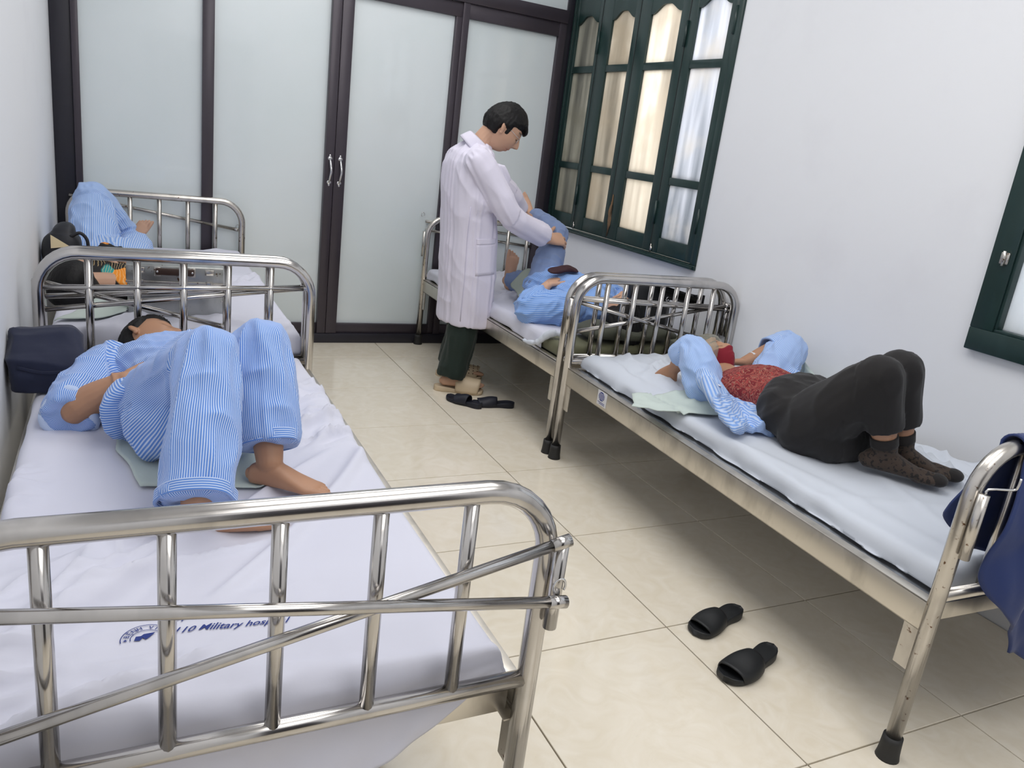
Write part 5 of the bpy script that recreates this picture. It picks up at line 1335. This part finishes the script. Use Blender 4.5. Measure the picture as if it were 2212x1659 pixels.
# ------------------------------------------------------------------ cloths
def cloth_sheet(name, poly_uv, label, m, zf, seed, amp=.006, t=.003, cat='towel', n=(34, 26), group='pale cloths on the beds', lift=None):
    """quad patch of cloth: corners p00,p10,p11,p01 in plan, height zf(x,y)"""
    c = [np.array(q, float) for q in poly_uv]; a, b = n; Q = np.zeros((a, b, 3))
    for i in range(a):
        for j in range(b):
            u, v = i/(a-1), j/(b-1)
            q = c[0]*(1-u)*(1-v)+c[1]*u*(1-v)+c[2]*u*v+c[3]*(1-u)*v
            w = (fbm(np.array([[q[0]*7+seed, q[1]*7, seed]]), 2)[0]-.5)*.05*(1 if 0 < u < 1 else 1.0)
            q = q+np.array([w, -w*.7])
            z = zf(q[0], q[1])+amp*(.35+ridge(np.array([[q[0]*16+seed*2, q[1]*11, seed]]))[0]+.6*fbm(np.array([[q[0]*30, q[1]*30, seed]]), 2)[0])
            Q[i, j] = (q[0], q[1], z+(lift(u, v) if lift else 0))
    nn = grid_normals(Q)
    if nn[..., 2].mean() < 0: nn = -nn; Q = Q[::-1]
    o = part(name, slab(Q, grid_normals(Q), t), m, None); tag(o, label, cat, group); return o
cloth_sheet('towel', [(-1.575,-2.28), (-1.17,-2.25), (-1.215,-2.86), (-1.50,-2.80)], 'pale green cloth spread under the hips of the striped pyjama patient', MT['towel'], lambda x, y: SHEETS['NL'](x, y)+.003, 2.2)
cloth_sheet('towel', [(.165,-2.43), (.60,-2.62), (.66,-2.32), (.25,-2.27)], 'pale cloth lying at the edge of the right bed by the jacket sleeve', MT['towel'], lambda x, y: max(SHEETS['NR'](x, y), .5)+.004, 5.1, .008)
cloth_sheet('towel', [(.95,-2.62), (1.10,-2.30), (1.16,-2.24), (1.165,-2.42)], 'pale green cloth bunched against the right wall behind the patient', MT['towel'], lambda x, y: .535, 7.3, .006, lift=lambda u, v: .13*u*(1-abs(2*v-1))*1.0+.02*math.sin(v*9))
cloth_sheet('towel', [(-1.735,-1.50), (-1.52,-1.44), (-1.50,-1.33), (-1.66,-1.27)], 'pale green cloth folded in front of the black hair at the far left', MT['towel'], lambda x, y: SHEETS['FL'](x, y)+.002, 3.4, .008, lift=lambda u, v: .035*math.sin(u*3.1)*v)
cloth_sheet('towel', [(.43,-.92), (.60,-.86), (.66,-.62), (.48,-.62)], 'grey green cloth wrapped at the hip of the patient under the window', MT['towel_grey'], lambda x, y: .56+.10*G(x-.58, .11)*1.0, 6.4, .008, lift=lambda u, v: .05*math.sin(u*1.6))
# olive pillow pad at the head of the far right bed
def pillow():
    V, F = fuse([ells([(V3(.50,-1.47,.565), Y_*.10, Z_*.022), (V3(.60,-1.47,.575), Y_*.125, Z_*.038), (V3(.74,-1.47,.562), Y_*.13, Z_*.028), (V3(.90,-1.47,.572), Y_*.125, Z_*.034), (V3(.99,-1.47,.562), Y_*.095, Z_*.02)], 28, 5, 2.6, 'rr')], .007, 4)
    o = part('pillow', (V, F), MT['olive_dark'], None); tag(o, 'flat dark olive pillow under the black hair behind the bed rails', 'pillow')
pillow()
# knotted corner of the short sheet
kn = tube(catmull([(.37,-1.48,.548), (.335,-1.455,.548), (.305,-1.425,.520), (.288,-1.39,.485), (.280,-1.335,.468), (.272,-1.27,.466)], 5), [.012]*4+[.018]*6+[.014]*5+[.010]*3+[.014]*4+[.010]*3+[.006], 14)
V, F = kn; V = V+vnormals(V, F)*((fbm(V*40, 2)-.5)*.012)[:, None]
part('knotted_corner', fuse([(V, F), blob((.290,-1.395,.488), X*.016, Y_*.018, Z_*.016)], .005, 2), MT['sheet_r'], SHEET_OBJ['FR'])
# ------------------------------------------------------------------ navy jacket over the foot rail of the right hand bed
def jacket():
    bed = BEDS['NR']; h = .98; a, b = 64, 90; Q = np.zeros((a, b, 3))
    x0, x1 = -.345, .40
    for i in range(a):
        u = i/(a-1)
        Lin = .29+.05*math.sin(u*7)-.05*(1-sstep(0, .12, u)); Lout = .60+.04*math.sin(u*5+1)-.10*(1-sstep(.0, .34, u))
        for j in range(b):
            s = j/(b-1)*(Lin+Lout+.07)-Lin-.035        # <0 inside, >0 outside
            r = .030; k = s/r
            if abs(s) < .047: ang = s/.03; y, z = -h-r*math.sin(ang), TOPZ-.004+r*math.cos(ang)
            elif s < 0: y, z = -h+r-.002, TOPZ-.004-(-s-.047)
            else: y, z = -h-r, TOPZ-.004-(s-.047)
            dz = TOPZ-z; x = x0+(x1-x0)*u
            x = x-(.085 if s < 0 else .02)*(1-u)**2*sstep(.02, .17, dz)+(.10*(1-u)**2*sstep(.19, .30, dz) if s < 0 else 0)+(-.04*(1-u)**2*sstep(.05, .25, dz)+.17*(1-u)*sstep(.29, .52, dz) if s > 0 else 0)
            f = fbm(np.array([[x*9, s*2.2+3, 1.5]]), 3)[0]-.5; rr = ridge(np.array([[x*11+s*3, s*2.6, 6.]]))[0]-.5
            am = sstep(.02, .2, dz)
            y = y+(f*.10+rr*.03)*am*(1 if s > 0 else .8)+(.03*am if s < 0 else -.05*am)
            Q[i, j] = (x, y, z)
    g = slab(Q, grid_normals(Q), .006)
    o = part('jacket', g, MT['navy_jacket'], None); o.location = bed.location; o.rotation_euler = bed.rotation_euler
    tag(o, 'navy jacket draped over the foot rail of the right bed', 'jacket')
jacket()
# ------------------------------------------------------------------ print on the nearest sheet
def flat_text(body, size, shear):
    cu = bpy.data.curves.new('t', 'FONT'); cu.body = body; cu.size = size; cu.shear = shear; cu.resolution_u = 3; cu.offset = size*.012
    o = bpy.data.objects.new('t', cu); COL.objects.link(o)
    dg = bpy.context.evaluated_depsgraph_get(); dg.update()
    me = bpy.data.meshes.new_from_object(o.evaluated_get(dg))
    v = np.array([q.co[:] for q in me.vertices]); f = [list(p.vertices) for p in me.polygons]
    bpy.data.objects.remove(o); bpy.data.meshes.remove(me); return v, f
def on_sheet(v, o, ang, dz=.0022):
    c, s = math.cos(ang), math.sin(ang); out = np.zeros((len(v), 3))
    for i, q in enumerate(v):
        x, y = o[0]+c*q[0]-s*q[1], o[1]+s*q[0]+c*q[1]; out[i] = (x, y, SHEETS['NL'](x, y)+dz)
    return out
pr = SHEET_OBJ['NL']
A = R(-4.7)
v, f = flat_text('110 Military hospital', .0235, .5); part('lettering', (on_sheet(v, (-1.4585, -3.400), A), f), MT['ink'], pr, False)
v, f = flat_text('Bệnh viện Quân y 110', .0235, .5); part('lettering', (on_sheet(v, (-1.457, -3.362), A), f), MT['ink'], pr, False)
def arc(r0, r1, a0, a1, n=40):
    a = np.linspace(R(a0), R(a1), n)
    v = np.concatenate([np.stack([r0*np.cos(a), r0*np.sin(a)], 1), np.stack([r1*np.cos(a), r1*np.sin(a)], 1)])
    return v, [[i, i+1, n+i+1, n+i] for i in range(n-1)]
cc = (-1.498, -3.402)
for r0, r1 in ((.0385, .0400), (.0235, .0248)):
    v, f = arc(r0, r1, 5, 195); part('crest_ring', (on_sheet(v, cc, A), f), MT['ink'], pr, False)
word = 'BỆNH VIỆN'
for k, ch in enumerate(word):
    if ch == ' ': continue
    v, f = flat_text(ch, .0125, 0); a = R(163-k*17); v = v[:, :2]-[v[:, 0].mean(), .0045]
    ca, sa = math.cos(a-np.pi/2), math.sin(a-np.pi/2); v = np.stack([v[:, 0]*ca-v[:, 1]*sa+.0318*math.cos(a), v[:, 0]*sa+v[:, 1]*ca+.0318*math.sin(a)], 1)
    part('lettering', (on_sheet(v, cc, A), f), MT['ink'], pr, False)
star = []
for k in range(10):
    a = np.pi/2+k*np.pi/5; rr = .0045 if k % 2 == 0 else .0018; star.append((.0318*math.cos(R(186))+rr*math.cos(a), .0318*math.sin(R(186))+rr*math.sin(a)))
part('crest_star', (on_sheet(np.array(star), cc, A), [list(range(10))]), MT['ink'], pr, False)
mount = np.array([(-.018,-.006), (-.016,.006), (-.008,.006), (-.004,.012), (.014,.014), (.006,.002), (.000,-.004), (-.005,.001), (-.009,-.006)])
part('crest_emblem', (on_sheet(mount, cc, A), [list(range(9))]), MT['ink'], pr, False)
